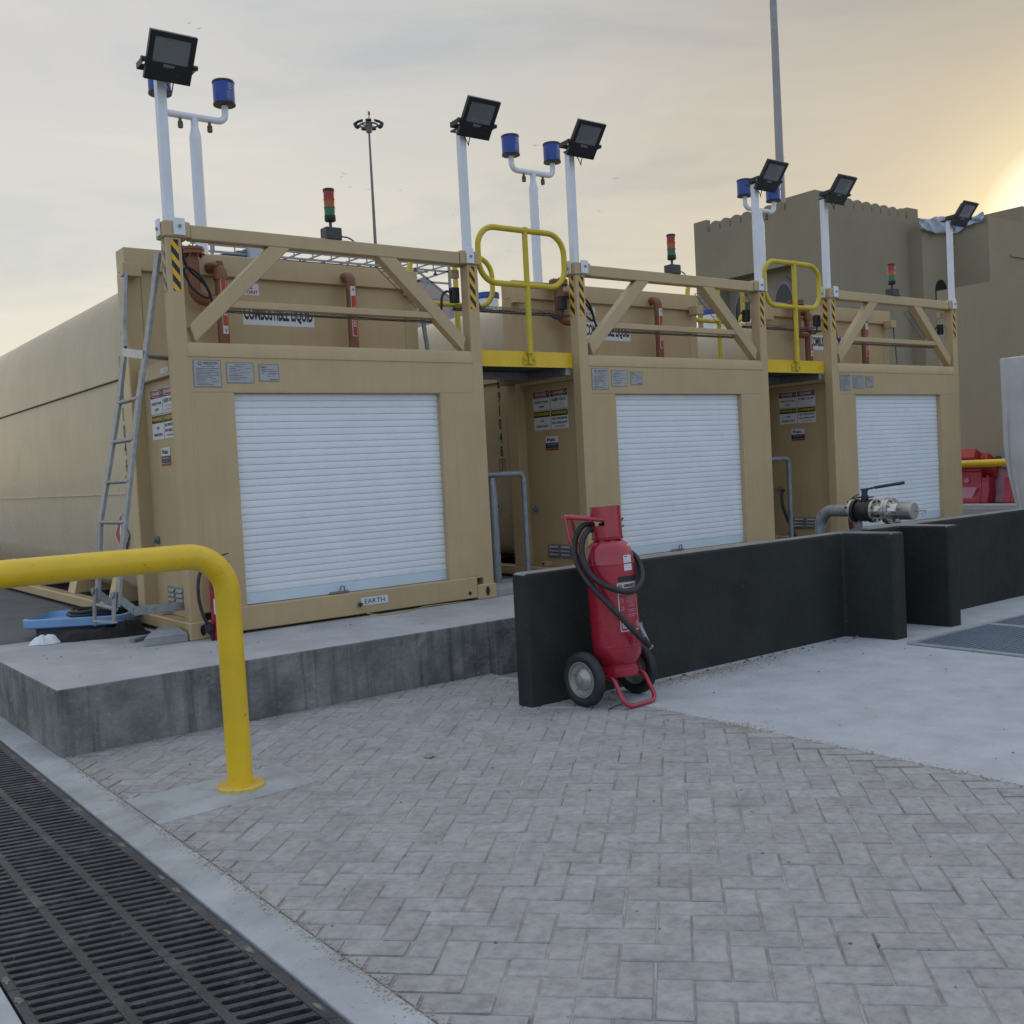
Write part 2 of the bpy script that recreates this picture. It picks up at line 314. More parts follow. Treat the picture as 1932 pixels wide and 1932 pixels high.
# drain channel: concrete trough under the gratings
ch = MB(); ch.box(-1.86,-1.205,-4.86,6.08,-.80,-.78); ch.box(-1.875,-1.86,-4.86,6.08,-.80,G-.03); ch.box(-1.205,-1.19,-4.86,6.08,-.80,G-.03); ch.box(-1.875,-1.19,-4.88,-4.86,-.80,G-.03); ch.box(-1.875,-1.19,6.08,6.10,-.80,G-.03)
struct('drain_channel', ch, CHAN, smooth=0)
kb = MB(); kb.box(-1.215,-1.062,-9,22,G-.2,G+.001)
struct('kerb', kb, KERB, bevel=.006)
kb = MB(); kb.box(-2.7,-1.853,-9,22,G-.2,G+.001)
struct('concrete_path', kb, APRON, bevel=.006)
# concrete slab (plinth) under the containers
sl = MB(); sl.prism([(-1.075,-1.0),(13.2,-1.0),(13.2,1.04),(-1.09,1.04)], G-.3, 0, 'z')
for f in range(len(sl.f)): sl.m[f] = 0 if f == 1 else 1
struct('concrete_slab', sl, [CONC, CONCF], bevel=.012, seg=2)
sl = MB(); sl.prism([(-1.09,1.0405),(13.2,1.0405),(13.2,15),(-1.3,15)], G-.3, 0.002, 'z')
struct('rear_slab', sl, CONCD, smooth=0)
# apron: cast concrete in front of the dark wall
ap = MB(); ap.box(1.652,24,-9,-1.99,G-.2,G)
struct('apron', ap, APRON, bevel=.006)
# wind-blown sand: loose grains gathered along edges and in two thin patches
sd = MB(); rg = random.Random(21)
def grain(x, y, z, s):
    a = rg.random()*6; sd.add([(x+s*math.cos(a+k*1.57)*(.6+.6*rg.random()), y+s*math.sin(a+k*1.57)*(.6+.6*rg.random()), z) for k in range(4)]+[(x, y, z+s*.35)], [(0,1,4),(1,2,4),(2,3,4),(3,0,4)])
for i in range(1300): x = rg.gauss(2.5,.42); grain(x, -2.06-abs(rg.gauss(0,.075)), G+.0015, rg.uniform(.0025,.007))
for i in range(600): grain(1.645+rg.gauss(0,.018), rg.uniform(-5.2,-2.1), G+.0015, rg.uniform(.002,.006))
for i in range(260): grain(1.63+rg.gauss(0,.05), -3.15+rg.gauss(0,.10), G+.0015, rg.uniform(.002,.006))
for i in range(1500): grain(-1.068+rg.gauss(0,.016)-.02*math.sin(i*.05)*rg.random(), rg.uniform(-5.0,-1.05), G+.0018, rg.uniform(.002,.0055))
for i in range(900): grain(rg.gauss(1.05,.16), rg.gauss(-4.25,.16)+.0, G+.0006, rg.uniform(.0015,.004))
for i in range(700): grain(rg.uniform(-1.0,1.3), -1.008-abs(rg.gauss(0,.022)), G+.0015, rg.uniform(.002,.006))
o = obj('drifted_sand', sd, SANDD, smooth=0); o['kind'] = 'stuff'
# herringbone block paving, every block modelled
pv = MB(); pv.attr = []
TH = math.radians(44); e1 = Vector((math.cos(TH), math.sin(TH), 0)); e2 = Vector((-math.sin(TH), math.cos(TH), 0))
X0, X1, Y0, Y1 = -1.062, 1.652, -7.6, -.995
def clip(poly, ax, lim, keep_less):
    res = []
    for i in range(len(poly)):
        a, b = poly[i], poly[(i+1) % len(poly)]; ia = (a[ax] <= lim) == keep_less or abs(a[ax]-lim) < 1e-9; ib = (b[ax] <= lim) == keep_less or abs(b[ax]-lim) < 1e-9
        if ia: res.append(a)
        if ia != ib:
            t_ = (lim-a[ax])/(b[ax]-a[ax]); res.append(a.lerp(b, t_))
    return res
LB, WB, GAP = .2, .1, .0055
rp = random.Random(3)
def brick(cx, cy, along1):
    l, w_ = (LB/2-GAP/2, WB/2-GAP/2) if along1 else (WB/2-GAP/2, LB/2-GAP/2)
    if not (X0-.2 < cx < X1+.2 and Y0-.2 < cy < Y1+.2): return
    # nothing of the paving lies under the wall's far side, the slab or behind the camera
    dz = rp.gauss(0, .0010); tx, ty = rp.gauss(0, .008), rp.gauss(0, .008); tint = min(1, max(0, rp.gauss(.5, .24)))
    c = Vector((cx, cy, 0)); jit = e1*rp.gauss(0,.0012)+e2*rp.gauss(0,.0012)
    def ring(ins, z):
        return [c+jit+e1*sx*(l-ins)+e2*sy*(w_-ins)+Vector((0,0,z+dz+tx*sx*l+ty*sy*w_)) for sx, sy in ((-1,-1),(1,-1),(1,1),(-1,1))]
    rings = [ring(0, -.03), ring(0, -.004), ring(.0035, 0)]
    if all(X0 < p.x < X1 and Y0 < p.y < Y1 for p in rings[0]):
        vs = [p for r in rings for p in r]
        pv.add([(p.x, p.y, p.z+G) for p in vs], [(8,9,10,11)]+[(i+4*k, (i+1) % 4+4*k, (i+1) % 4+4*k+4, i+4*k+4) for k in range(2) for i in range(4)]); pv.attr += [tint]*9
    else:
        poly = rings[2]
        for ax, lim, kl in ((0, X0+.003, False), (0, X1-.003, True), (1, Y0, False), (1, Y1, True)):
            if poly: poly = clip(poly, ax, lim, kl)
        if len(poly) >= 3:
            n = len(poly); pv.add([(p.x, p.y, p.z+G) for p in poly]+[(p.x, p.y, G-.03) for p in poly], [list(range(n))]+[(i+n, (i+1) % n+n, (i+1) % n, i) for i in range(n)]); pv.attr += [tint]*(n+1)
for i in range(-70, 70):
    for j in range(-70, 70):
        # herringbone lattice: one block each way per cell; translations (w, w) and (2l, -2l)/... in block units
        u = i*WB + j*2*LB*.5*0; 
        a = Vector((i*WB, i*WB, 0)) + Vector((j*LB*2, 0, 0))*1.0
        for k, (ox, oy, al) in enumerate(((LB/2, WB/2, True), (LB+WB/2, WB-LB/2+WB*0, False))):
            p = e1*(a.x+ox) + e2*(a.y+oy); brick(p.x, p.y-3.5, al)
struct('block_paving', pv, PAVER, smooth=25)
pj = MB(); pj.add([(X0,Y0,G-.0045),(X1,Y0,G-.0045),(X1,Y1,G-.0045),(X0,Y1,G-.0045)], [(0,1,2,3)])
struct('joint_sand', pj, mat('joint_sand_fill', (.34,.325,.31), .95, var=.35, scale=7, blot=.75, blot_col=(.12,.11,.105), blot_scale=5), smooth=0)
# small concrete pad round the barrier post, raised a hair above the blocks
pd = MB(); pd.prism([(-1.06,-2.44),(-.33,-2.385),(-.325,-1.99),(-1.06,-2.0)], G-.05, G+.006, 'z')
struct('post_footing_pad', pd, KERB, bevel=.004)
# ------------------------------------------------------------------ drain gratings
def make_grate():
    r = thing('drain_grate', 'black cast iron slotted drain grating laid in the concrete channel', 'drain grate', (0,0,0), 0, 'cast iron gratings over the drain channel')
    L_ = .5975; m = MB(); zt, zb = 0, -.016; sk = -math.tan(math.radians(14)); Y = lambda x, y: y+(x+1.536)*sk      # panel ends run parallel to the slots
    cols = [(-1.818, -1.642), (-1.614, -1.452), (-1.424, -1.258)]
    for a, b in ((-1.846, -1.818), (-1.642, -1.614), (-1.452, -1.424), (-1.258, -1.226)): m.prism([(a, Y(a,0)), (b, Y(b,0)), (b, Y(b,L_)), (a, Y(a,L_))], zb, zt, 'z')
    n = 12; pitch = (L_+.0025)/n; h = .0110
    for ci, (a, b) in enumerate(cols):
        for k in range(n):
            y = pitch*k; y0, y1 = max(0, y-h), min(L_, y+h)
            if k == 0: m.prism([(a, Y(a,L_-h)), (b, Y(b,L_-h)), (b, Y(b,L_)), (a, Y(a,L_))], zb, zt-.0015, 'z')
            m.prism([(a, Y(a,y0)), (b, Y(b,y0)), (b, Y(b,y1)), (a, Y(a,y1))], zb, zt-.0015, 'z')
            # rounded slot ends
            yc = y+pitch/2; g_ = pitch/2-h
            for xe, sg in ((a, 1), (b, -1)):
                for s2 in (-1, 1):
                    q = [(xe, Y(xe, yc+s2*g_)), (xe+sg*.010, Y(xe+sg*.010, yc+s2*g_)), (xe+sg*.003, Y(xe+sg*.003, yc+s2*g_*.55)), (xe, Y(xe, yc+s2*g_*.30))]
                    m.prism(q, zb, zt-.001, 'z')
    obj('grating', m, IRON, r, bevel=.002, seg=1)
    rq = random.Random(8)
    for (px, py) in ((-1.242, .075), (-1.242, .52), (-1.832, .075), (-1.832, .52)):
        k = MB(); nn = 14; k.add([(px+.009*math.cos(2*PI*i/nn)*(.6+.8*rq.random()), Y(px, py)+.030*math.sin(2*PI*i/nn)*(.5+.9*rq.random()), .0012) for i in range(nn)], [list(range(nn))]); obj('lifting_pocket', k, mat('drain_grime', (.17,.155,.13), .95, var=.4, scale=40), r)
    return r
gr0 = make_grate(); N_G = 18
for i in range(N_G):
    o = gr0 if i == 0 else dup(gr0, (0,0,0))
    o.location = (0, -4.8+.6*i, G-.004)
# ------------------------------------------------------------------ dark coated wall
wl = thing('dark_low_wall', 'long low dark grey coated wall with two short projecting return walls', 'wall', (1.2,-2,G))
def loc(mb, o): mb.v = [(x-o.location.x, y-o.location.y, z-o.location.z) for x, y, z in mb.v]; return mb
m = MB(); WT = .41
m.prism([(1.2,-2.0),(4.15,-2.0),(4.205,-2.38),(4.355,-2.38),(4.355,-2.0),(4.88,-2.0),(4.91,-2.39),(5.06,-2.39),(5.06,-2.0),(13,-2.0),(13,-1.865),(1.205,-1.865)], G-.2, WT, 'z')
for f in range(len(m.f)): m.m[f] = 1 if f == 1 else 0
obj('wall_body', loc(m, wl), [DWALL, DWTOP], wl, bevel=.022, seg=3)
# ------------------------------------------------------------------ metal floor gratings beside the wall
def make_floor_grate():
    r = thing('floor_grating', 'blue grey steel floor grating panel set in the concrete apron', 'floor grating', (0,0,0), 0, 'steel floor gratings in the apron')
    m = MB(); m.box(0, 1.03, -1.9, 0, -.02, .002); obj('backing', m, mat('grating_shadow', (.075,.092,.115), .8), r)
    f = MB(); f.box(0, .035, -1.9, 0, 0, .012); f.box(1.0, 1.03, -1.9, 0, 0, .012); f.box(.035, 1.0, -.03, 0, 0, .0115); obj('edge_frame', f, mat('bright_galvanised', (.42,.44,.46), .45, metal=.4), r)
    b = MB()
    for i in range(48):
        y = -.045-.038*i; b.box(.035, 1.0, y-.004, y+.004, 0, .010)
    for i in range(24):
        x = .035+.04*i; b.box(x-.003, x+.003, -1.9, -.03, .001, .0075)
    obj('bars', b, mat('blue_grey_bar', (.20,.24,.295), .5, metal=.2), r); return r
fg = make_floor_grate(); fg.location = (4.10,-2.53,G+.002)
for i in range(3): dup(fg, (4.10+1.035*(i+1), -2.53, G+.002))
# ================================================================== CONTAINERS
CW = 2.438; X2, X3 = 3.445, 6.91; HT = 2.70
def hazard(fn, w_, h, parent, faded=False, up=True):
    m = MB(); m.rect(fn, 0, 0, w_, h, .0015, 0)
    n = 3.55; p = h/n; sl_ = w_*1.25
    k = 0; y = h+.0
    while y > -sl_:
        q = [(0, y+sl_), (w_, y), (w_, y-p/2), (0, y-p/2+sl_)]
        # clip to the tape
        pl = [Vector((a, b_, 0)) for a, b_ in q]
        pl = clip(pl, 1, h, True)
        if len(pl) > 2: pl = clip(pl, 1, 0, False)
        if len(pl) > 2: m.poly(fn, [(a.x, a.y) for a in pl], .0025, 1)
        y -= p
    obj('hazard_tape', m, [FZ_Y, FZ_K] if faded else [HZ_Y, HZ_K], parent, smooth=0)
def sign4(fn, kind, parent, lines, w_, h):
    m = MB(); m.rect(fn, 0, 0, w_, h, .002, 0)
    hh = h*(.36 if kind == 'DANGER' else .33)
    m.rect(fn, .004, h-hh, w_-.004, h-.004, .003, 1)
    if kind == 'DANGER':
        m.ellipse(fn, w_/2, h-hh/2, w_*.455, hh*.42, .004, 0); m.ellipse(fn, w_/2, h-hh/2, w_*.435, hh*.375, .005, 2)
        m.text(fn, 'DANGER', w_/2, h-hh/2, wd=w_*.62, h=hh*.36, d=.006, mi=0, bold=.03)
    else: m.text(fn, 'WARNING', w_/2, h-hh/2, wd=w_*.90, h=hh*.5, d=.0045, mi=3, bold=.02)
    for body, u, v, hgt, wd, mi in lines: m.text(fn, body, w_*u, h*v, h=h*hgt, wd=w_*wd, d=.0035, mi=mi, bold=.03 if mi == 1 else 0)
    obj('warning_sign', m, [W_, K_, R_, Y_, GR_], parent, smooth=0)
def make_container(num_digits, last):
    r = thing('tank_container', '', 'fuel tank container', (0,0,0), 0, 'tan fuel tank containers on the concrete slab')
    P = lambda name, mb, m=TAN, bevel=.004, **k: obj(name, mb, m, r, bevel=bevel, **k)
    # --- open front frame
    for x in (0, CW-.1):
        m = MB(); m.box(x, x+.1, 0, .1, .10, 2.598); P('corner_post', m, bevel=.007, seg=3)
    for x0, x1 in ((-.014, .163), (CW-.163, CW+.014)):
        m = MB(); m.box(x0, x1, -.014, .148, 2.596, 2.70); P('corner_casting', m, bevel=.012)
        m = MB(); m.box(x0, x1, -.014, .148, 0, .118); 
        c = (x0+x1)/2
        q = [(c+.021*math.cos(a)*.9+0, .062+.036*math.sin(a)) for a in [2*PI*i/16 for i in range(16)]]
        P('corner_casting', m, bevel=.010)
        k = MB(); k.prism(q, -.0165, -.0145, 'y'); P('casting_slot', k, K_, bevel=0)
        if x0 > 1: k = MB(); k.tube([(c-.165,-.0068,.06),(c-.165,.0,.06)], .016, 12); P('rail_hole', k, K_, bevel=0)
    m = MB(); m.box(.163, CW-.163, .0, .09, 2.594, 2.686); P('top_beam', m, bevel=.008)
    for mir in (0, 1):
        q = [(.124,2.032),(.711,2.598),(.868,2.598),(.156,1.932)]
        if mir: q = [(CW-.018-x, z) for x, z in q][::-1]
        m = MB(); m.prism(q[::-1], .004, .082, 'y'); P('diagonal_brace', m, bevel=.006)
    m = MB(); m.box(.40, 2.02, .010, .055, 2.168, 2.214); P('middle_rail', m, bevel=.005)
    m = MB(); m.prism([(-.003,1.835),(-.003,1.895),(.010,1.93),(.12,1.93),(.12,1.835)], .094, CW-.094, 'x'); P('sill_beam', m, bevel=.004)
    m = MB(); m.box(.1, CW-.1, .1205, .90, 1.835, 1.868); P('ledge', m)
    # --- lower front round the roller shutter
    m = MB(); m.box(.095, .392, .0025, .09, .17, 1.603); m.box(2.028, CW-.095, .0025, .09, .17, 1.603); m.box(.095, CW-.095, .0025, .09, 1.603, 1.84)
    m.box(.125, .285, .0010, .006, .19, 1.598); m.box(2.150, 2.318, .0010, .006, .19, 1.598); m.box(.125, CW-.125, .0010, .006, 1.608, 1.822); P('front_panel', m, bevel=.0015)
    m = MB(); m.box(.163, CW-.163, -.006, .10, .018, .18); P('bottom_rail', m, bevel=.008)
    # roller shutter: curved slats
    m = MB(); zc = .262; n = 28; pt = (1.603-zc)/n; yb = .052; prof = [(yb, .184), (yb, .258)]
    prof += [(yb+.008, .259), (yb+.008, .2615)]
    for i in range(n):
        z0 = zc+pt*i
        prof += [(yb+.0045, z0)] + [(yb+.0030-.0028*math.sin(PI*(.18+.64*k/6)), z0+pt*.90*k/6) for k in range(0, 7)] + [(yb+.0045, z0+pt*.905), (yb+.0105, z0+pt*.91), (yb+.0105, z0+pt*.997)]
    vs = [(x, y, z) for y, z in prof for x in (.388, 2.032)]
    m.add(vs, [(2*i, 2*i+1, 2*i+3, 2*i+2) for i in range(len(prof)-1)], 0)
    m.m[0] = 1
    sh = obj('roller_shutter', m, [SHUT, SHUTB], r, smooth=28)
    k = MB(); k.box(1.03, 1.17, .018, .05, .183, .197); k.tube([(1.09,.012,.197),(1.10,.008,.235),(1.125,.008,.235),(1.13,.012,.197)], .006, 8); obj('padlock_hasp', k, GALVD, sh)
    # --- side walls of the cabinet, rear posts, bulkhead
    for sx in (0, 1):
        X = (lambda x: CW-x) if sx else (lambda x: x)
        def bx(m, a, b, *q): m.box(min(X(a), X(b)), max(X(a), X(b)), *q); return m
        P('side_panel', bx(MB(), .098, .13, .10, .90, .11, 1.74), bevel=.002)
        P('side_beam', bx(MB(), .052, .13, .10, .90, 1.74, 1.834), bevel=.006)
        P('rear_post', bx(MB(), 0, .125, .90, 1.045, .11, 2.5445), bevel=.010)
        P('side_rail', bx(MB(), .0, .10, .148, 12.14, .028, .112), bevel=.012)
        k = bx(MB(), -.03 if not sx else .05, .10 if not sx else .15, .76 if sx else .80, .8695, 2.49, 2.58); P('bracket', k, bevel=.004)
    m = MB(); m.box(.125, CW-.125, .905, .95, 1.868, 2.55); P('bulkhead', m, bevel=.002)
    m = MB(); m.box(.004, CW-.004, .868, 1.046, 2.545, 2.703); P('bulkhead_beam', m, bevel=.006)
    # --- tank: rounded box body with dished edge
    m = MB(); zc_, hz, hx = 1.375, 1.235, 1.187; n = 72
    def pr(s, ins): 
        o_ = []
        for i in range(n):
            a = 2*PI*i/n; ex = 2/7.0; ez = 2/7.0
            cx = math.copysign(abs(math.cos(a))**ex, math.cos(a)); sz = math.copysign(abs(math.sin(a))**ez, math.sin(a))
            bow = 1-.02*(1-abs(sz)) 
            o_.append((CW/2+(hx-ins)*cx*(1.0-.025*abs(sz)**2+.0), s, zc_+(hz-ins)*sz))
        return o_
    rings = [pr(1.0, .12), pr(1.05, .03), pr(1.10, 0), pr(12.0, 0), pr(12.07, .03), pr(12.14, .12)]
    vs = [p for q in rings for p in q]; m.add(vs, [(k*n+i, k*n+(i+1) % n, (k+1)*n+(i+1) % n, (k+1)*n+i) for k in range(len(rings)-1) for i in range(n)] + [list(range(n)), list(range(5*n, 6*n))[::-1]])
    xs = .0
    tk = obj('tank', m, TANK, r, smooth=40)
    m = MB(); m.box(.020, .06, 1.10, 12.0, 1.805, 1.813); obj('seam', m, DARKSEAM, tk); 
    m = MB(); m.box(.026, .06, 1.10, 12.0, .965, .972); obj('weld_bead', m, TANK, tk)
    m = MB()
    fl = onleft(.0305, 1.20, 0)
    z = 1.93; seqn = num_digits
    for ch_ in seqn: m.text(fl, ch_, 0, z, h=.098, wd=.038 if ch_ != '1' else .012, d=.001, mi=0, bold=.01); z -= .126
    z -= .02; m.text(fl, last, 0, z, h=.095, wd=.036, d=.001, mi=0)
    for u0, v0, u1, v1 in ((-.045,-.07,.045,-.064),(-.045,.064,.045,.07),(-.045,-.064,-.039,.064),(.039,-.064,.045,.064)): m.rect(fl, u0, v0+z, u1, v1+z, .001)
    obj('tank_number', m, K_, tk, smooth=0)
    m = MB(); fd = onleft(.0305, 1.42, .66); s_ = .165; m.poly(fd, [(0,-s_),(s_,0),(0,s_),(-s_,0)], .002, 0); m.poly(fd, [(0,-s_*.93),(s_*.93,0),(0,s_*.93),(-s_*.93,0)], .003, 1)
    m.poly(fd, [(-.03,-.03),(.03,-.03),(.045,.02),(.02,.06),(.012,.03),(-.005,.09),(-.03,.04),(-.042,.01)], .004, 0); m.text(fd, '3', 0, -.10, h=.035, d=.004, mi=0)
    obj('flammable_placard', m, [W_, R_], tk, smooth=0)
    m = MB(); m.cyl((.73,2.245,2.55),(.73,2.245,2.79), .115, 24, 0); m.cyl((.73,2.245,2.79),(.73,2.245,2.85), .128, 24, 1); obj('manhole', m, [W_, BLUE], tk, bevel=.008)
    for y in (1.9, 3.1, 4.3, 5.5, 6.7, 7.9, 9.1, 10.3, 11.5):
        m = MB(); m.prism([(.06,.112),(.14,.40),(CW-.14,.40),(CW-.06,.112)], y-.11, y+.11, 'y'); P('saddle', m, bevel=.004)
    # --- oxide red pipework on the ledge
    m = MB(); m.tube(fillet([(1.745,.775,1.868),(1.745,.775,2.60),(1.745,.872,2.605)], .075, 8), .040, 18); pp = P('riser_pipe', m, PIPER, bevel=0)
    k = MB(); f = oncyl(.0405, math.radians(-95), Matrix.Translation((1.745,.775,0))); k.rect(f, -.022, 2.12, .022, 2.515, .001, 0, 4); k.rect(f, -.018, 2.125, .018, 2.44, .002, 1, 4)
    fr_ = oncyl(.0405, math.radians(-95), Matrix.Translation((1.745,.775,0))); rot = lambda u, v, d: fr_(v, u+2.28, d)
    k.text(lambda u, v, d: fr_(-v, 2.28+u, d), 'DIESEL', 0, 0, h=.022, wd=.17, d=.003, mi=0, bold=.02); k.poly(fr_, [(0,2.505),(-.014,2.475),(0,2.487),(.014,2.475)], .003, 1)
    obj('pipe_label', k, [W_, OR_], pp, smooth=0)
    m = MB(); m.tube([(.665,.775,1.868),(.665,.775,2.56)], .042, 18); m.tube([(.665,.775,2.50),(.665,.775,2.575),(.665,.775,2.60)], [.052,.047,.028], 16); m.tube([(.665,.775,2.60),(.665,.775,2.635)], .025, 12); m.tube([(.665,.775,2.585),(.655,.80,2.60),(.62,.875,2.60)], .04, 14)
    m.tube(fillet([(.665,.775,2.345),(.465,.775,2.345),(.465,.775,2.69)], .085, 8), .045, 18); pp = P('riser_pipe', m, PIPER, bevel=0)
    k = MB(); k.cyl((.465,.775,2.665),(.465,.775,2.690), .088, 28); k.cyl((.465,.775,2.693),(.465,.775,2.715), .088, 28)
    for i in range(8):
        a = 2*PI*i/8+.2; k.cyl((.465+.068*math.cos(a),.775+.068*math.sin(a),2.648),(.465+.068*math.cos(a),.775+.068*math.sin(a),2.725), .009, 6)
    obj('flange', k, PIPER, pp, bevel=.002)
    k = MB(); fr2 = oncyl(.0425, math.radians(-85), Matrix.Translation((.665,.775,0))); k.rect(fr2, -.022, 2.10, .022, 2.50, .001, 0, 4); k.rect(fr2, -.018, 2.16, .018, 2.495, .002, 1, 4)
    k.text(lambda u, v, d: fr2(-v, 2.32+u, d), 'DIESEL', 0, 0, h=.022, wd=.17, d=.003, mi=0, bold=.02); k.poly(fr2, [(0,2.11),(-.014,2.14),(0,2.128),(.014,2.14)], .003, 1); obj('pipe_label', k, [W_, OR_], pp, smooth=0)
    # --- signs on the bulkhead and front
    m = MB(); f = onfront(.875, .905, 2.200); m.rect(f, 0, 0, .595, .165, .002, 0); m.text(f, 'COMBUSTIBLE LIQUID', .2975, .085, h=.130, wd=.575, d=.0035, mi=1, bold=.035); obj('lettered_sign', m, [W_, K_], r, smooth=0)
    m = MB(); f = onfront(.87, .905, 2.425); m.rect(f, 0, 0, .15, .09, .002, 0); m.text(f, 'FILL', .075, .062, h=.028, d=.0035, mi=1, bold=.02); m.text(f, 'POINT', .085, .023, h=.028, d=.0035, mi=1, bold=.02); obj('lettered_sign', m, [W_, R_], r, smooth=0)
    def plate(x, z, w_, h, lines, logo):
        m = MB(); f = onfront(x, .0005, z); m.rect(f, 0, 0, w_, h, .002, 1); m.rect(f, .005, .005, w_-.005, h-.005, .003, 0)
        for u0, v, u1 in lines: m.rect(f, u0*w_, v*h-.0016, u1*w_, v*h+.0016, .004, 2)
        logo(m, f); obj('nameplate', m, [PLATE, mat('plate_edge', (.2,.2,.2), .5), PINK_INK], r, smooth=0)
    def logo1(m, f):
        m.ellipse(f, .045, .155, .017, .013, .004, 2, 6); m.ellipse(f, .041, .155, .006, .007, .005, 0, 12); m.ellipse(f, .050, .155, .006, .007, .005, 0, 12)
        m.text(f, 'ENEODYNE', .115, .158, h=.012, wd=.095, d=.004, mi=2, bold=.03); m.text(f, 'ENGINEERED SYSTEMS', .105, .147, h=.005, wd=.06, d=.004, mi=2)
    plate(.124, 1.639, .188, .178, [(.3,.76,.75),(.1,.68,.9),(.1,.62,.75),(.1,.55,.9),(.1,.50,.6),(.1,.44,.9),(.1,.37,.7),(.1,.30,.45),(.6,.30,.8),(.1,.23,.4),(.65,.2,.85),(.1,.15,.55),(.1,.09,.7)], logo1)
    def logo2(m, f): m.text(f, 'DATA PLATE', .097, .124, h=.008, wd=.09, d=.004, mi=2)
    plate(.346, 1.666, .194, .139, [(.1,.78,.6),(.1,.7,.35),(.7,.72,.9),(.1,.62,.5),(.1,.54,.35),(.45,.5,.85),(.1,.44,.4),(.1,.36,.6),(.1,.26,.7),(.1,.17,.5)], logo2)
    def logo3(m, f): m.text(f, 'Fuelco', .035, .098, h=.014, wd=.042, d=.004, mi=2, bold=.03); m.rect(f, .08, .010, .135, .015, .004, 2)
    plate(.575, 1.680, .146, .117, [(.1,.68,.7),(.1,.58,.9),(.1,.46,.25),(.45,.45,.9),(.4,.3,.6)], logo3)
    fl = onleft(.098, .775, 1.335); w2, h2 = .236, .170
    sign4(lambda u, v, d: fl(u, v+.178, d), 'DANGER', r, [('WATCH YOUR', .5, .42, .11, .82, 1), ('STEP', .5, .17, .11, .3, 1)], w2, h2)
    sign4(lambda u, v, d: fl(u+.244, v+.178, d), 'DANGER', r, [('KEEP OUT', .5, .47, .15, .82, 1), ('AUTHORISED', .5, .25, .07, .55, 4), ('PERSONNEL ONLY', .5, .10, .07, .7, 4)], w2, h2)
    sign4(fl, 'WARNING', r, [('USE', .5, .47, .11, .22, 1), ('HAND RAILS', .5, .20, .11, .72, 1)], w2, h2)
    sign4(lambda u, v, d: fl(u+.244, v, d), 'WARNING', r, [('NO WELDING', .5, .54, .12, .86, 1), ('NO DRILLING', .5, .32, .12, .86, 1), ('ON CONTAINER', .5, .13, .06, .6, 1)], w2, h2)
    m = MB(); f = onleft(.098, .625, 1.15); m.rect(f, 0, 0, .175, .124, .002, 0); m.rect(f, 0, .018, .175, .066, .003, 1); m.rect(f, 0, 0, .175, .016, .003, 2)
    m.ellipse(f, .030, .096, .009, .015, .003, 1); m.text(f, 'Fuelco', .090, .096, h=.027, wd=.09, d=.003, mi=1, bold=.03); m.text(f, 'STORAGE & SUPPLY', .0875, .051, h=.010, wd=.14, d=.004, mi=0); m.rect(f, .05, .080, .14, .083, .003, 1); m.text(f, 'TANK SYSTEMS', .0875, .032, h=.006, wd=.11, d=.004, mi=3)
    obj('logo_sign', m, [W_, N_, R_, GR_], r, smooth=0)
    m = MB(); f = onleft(.052, .40, 1.765); m.rect(f, 0, 0, .15, .035, .002, 0); m.rect(f, .02, .01, .13, .013, .003, 1); m.rect(f, .02, .022, .10, .025, .003, 1); obj('small_label', m, [W_, GR_], r, smooth=0)
    m = MB(); m.box(.085, .098, .31, .655, .19, .312)
    for i in range(3):
        for y in (.345, .505): m.prism([(.085,.212+.033*i),(.070,.215+.033*i),(.085,.236+.033*i)], y, y+.12, 'y', 1)
    P('louvre_vent', m, [GALVD, GALV], bevel=.002)
    m = MB(); m.tube([(.098,.80,.63),(.078,.80,.63)], .028, 16); m.tube([(.078,.80,.63),(.055,.80,.63)], .020, 14); P('door_knob', m, GALVD, bevel=.002)
    m = MB(); m.box(.03, .10, .62, .70, .115, .16); m.tube([(.029,.66,.14),(.024,.66,.14)], .012, 10, 1); P('lug', m, [TAN, K_], bevel=.002)
    # --- hazard tapes
    hazard(onfront(.030, 0, 2.254), .048, .328, r); hazard(onfront(2.354, 0, 2.256), .050, .326, r); 
    m = MB()
    for y, z in ((.06,2.150),(.115,2.150),(.06,2.166),(.115,2.166),(.09,2.148)): m.tube([(.36,y,z),(2.08,y,z)], .0026, 5)
    x = .38
    while x < 2.07: m.tube([(x,.06,2.166),(x,.06,2.148),(x,.115,2.148),(x,.115,2.166)], .0022, 4); x += .075
    wt = obj('wire_tray', m, mat('tray_wire', (.19,.165,.125), .5, metal=.5), r); m = MB()
    for k_ in range(1): m.tube(spline([(.36+.172*i, .085+.014*k_+.004*math.sin(i*1.7+k_), 2.156+.003*math.sin(i*2.3+2*k_)) for i in range(11)], 3), .006, 6)
    obj('cable', m, RUBBER, wt)
    # black junction box and tan bracket behind the right post
    m = MB(); m.box(2.262, 2.330, .105, .155, 2.318, 2.436); jb = P('junction_box', m, BLACK, bevel=.005)
    k = MB(); k.tube(spline([(2.268,.13,2.40),(2.215,.13,2.40),(2.185,.14,2.36),(2.19,.16,2.29),(2.20,.19,2.25)]), .010, 8); obj('cable', k, RUBBER, jb)
    k = MB(); k.tube(spline([(2.40,.13,2.41),(2.47,.14,2.40),(2.54,.16,2.34),(2.60,.20,2.30),(2.72,.2,2.29)]), .010, 8); obj('cable', k, RUBBER, jb)
    m = MB(); m.box(2.265, 2.338, .11, .15, 2.508, 2.572); P('bracket', m, bevel=.004)
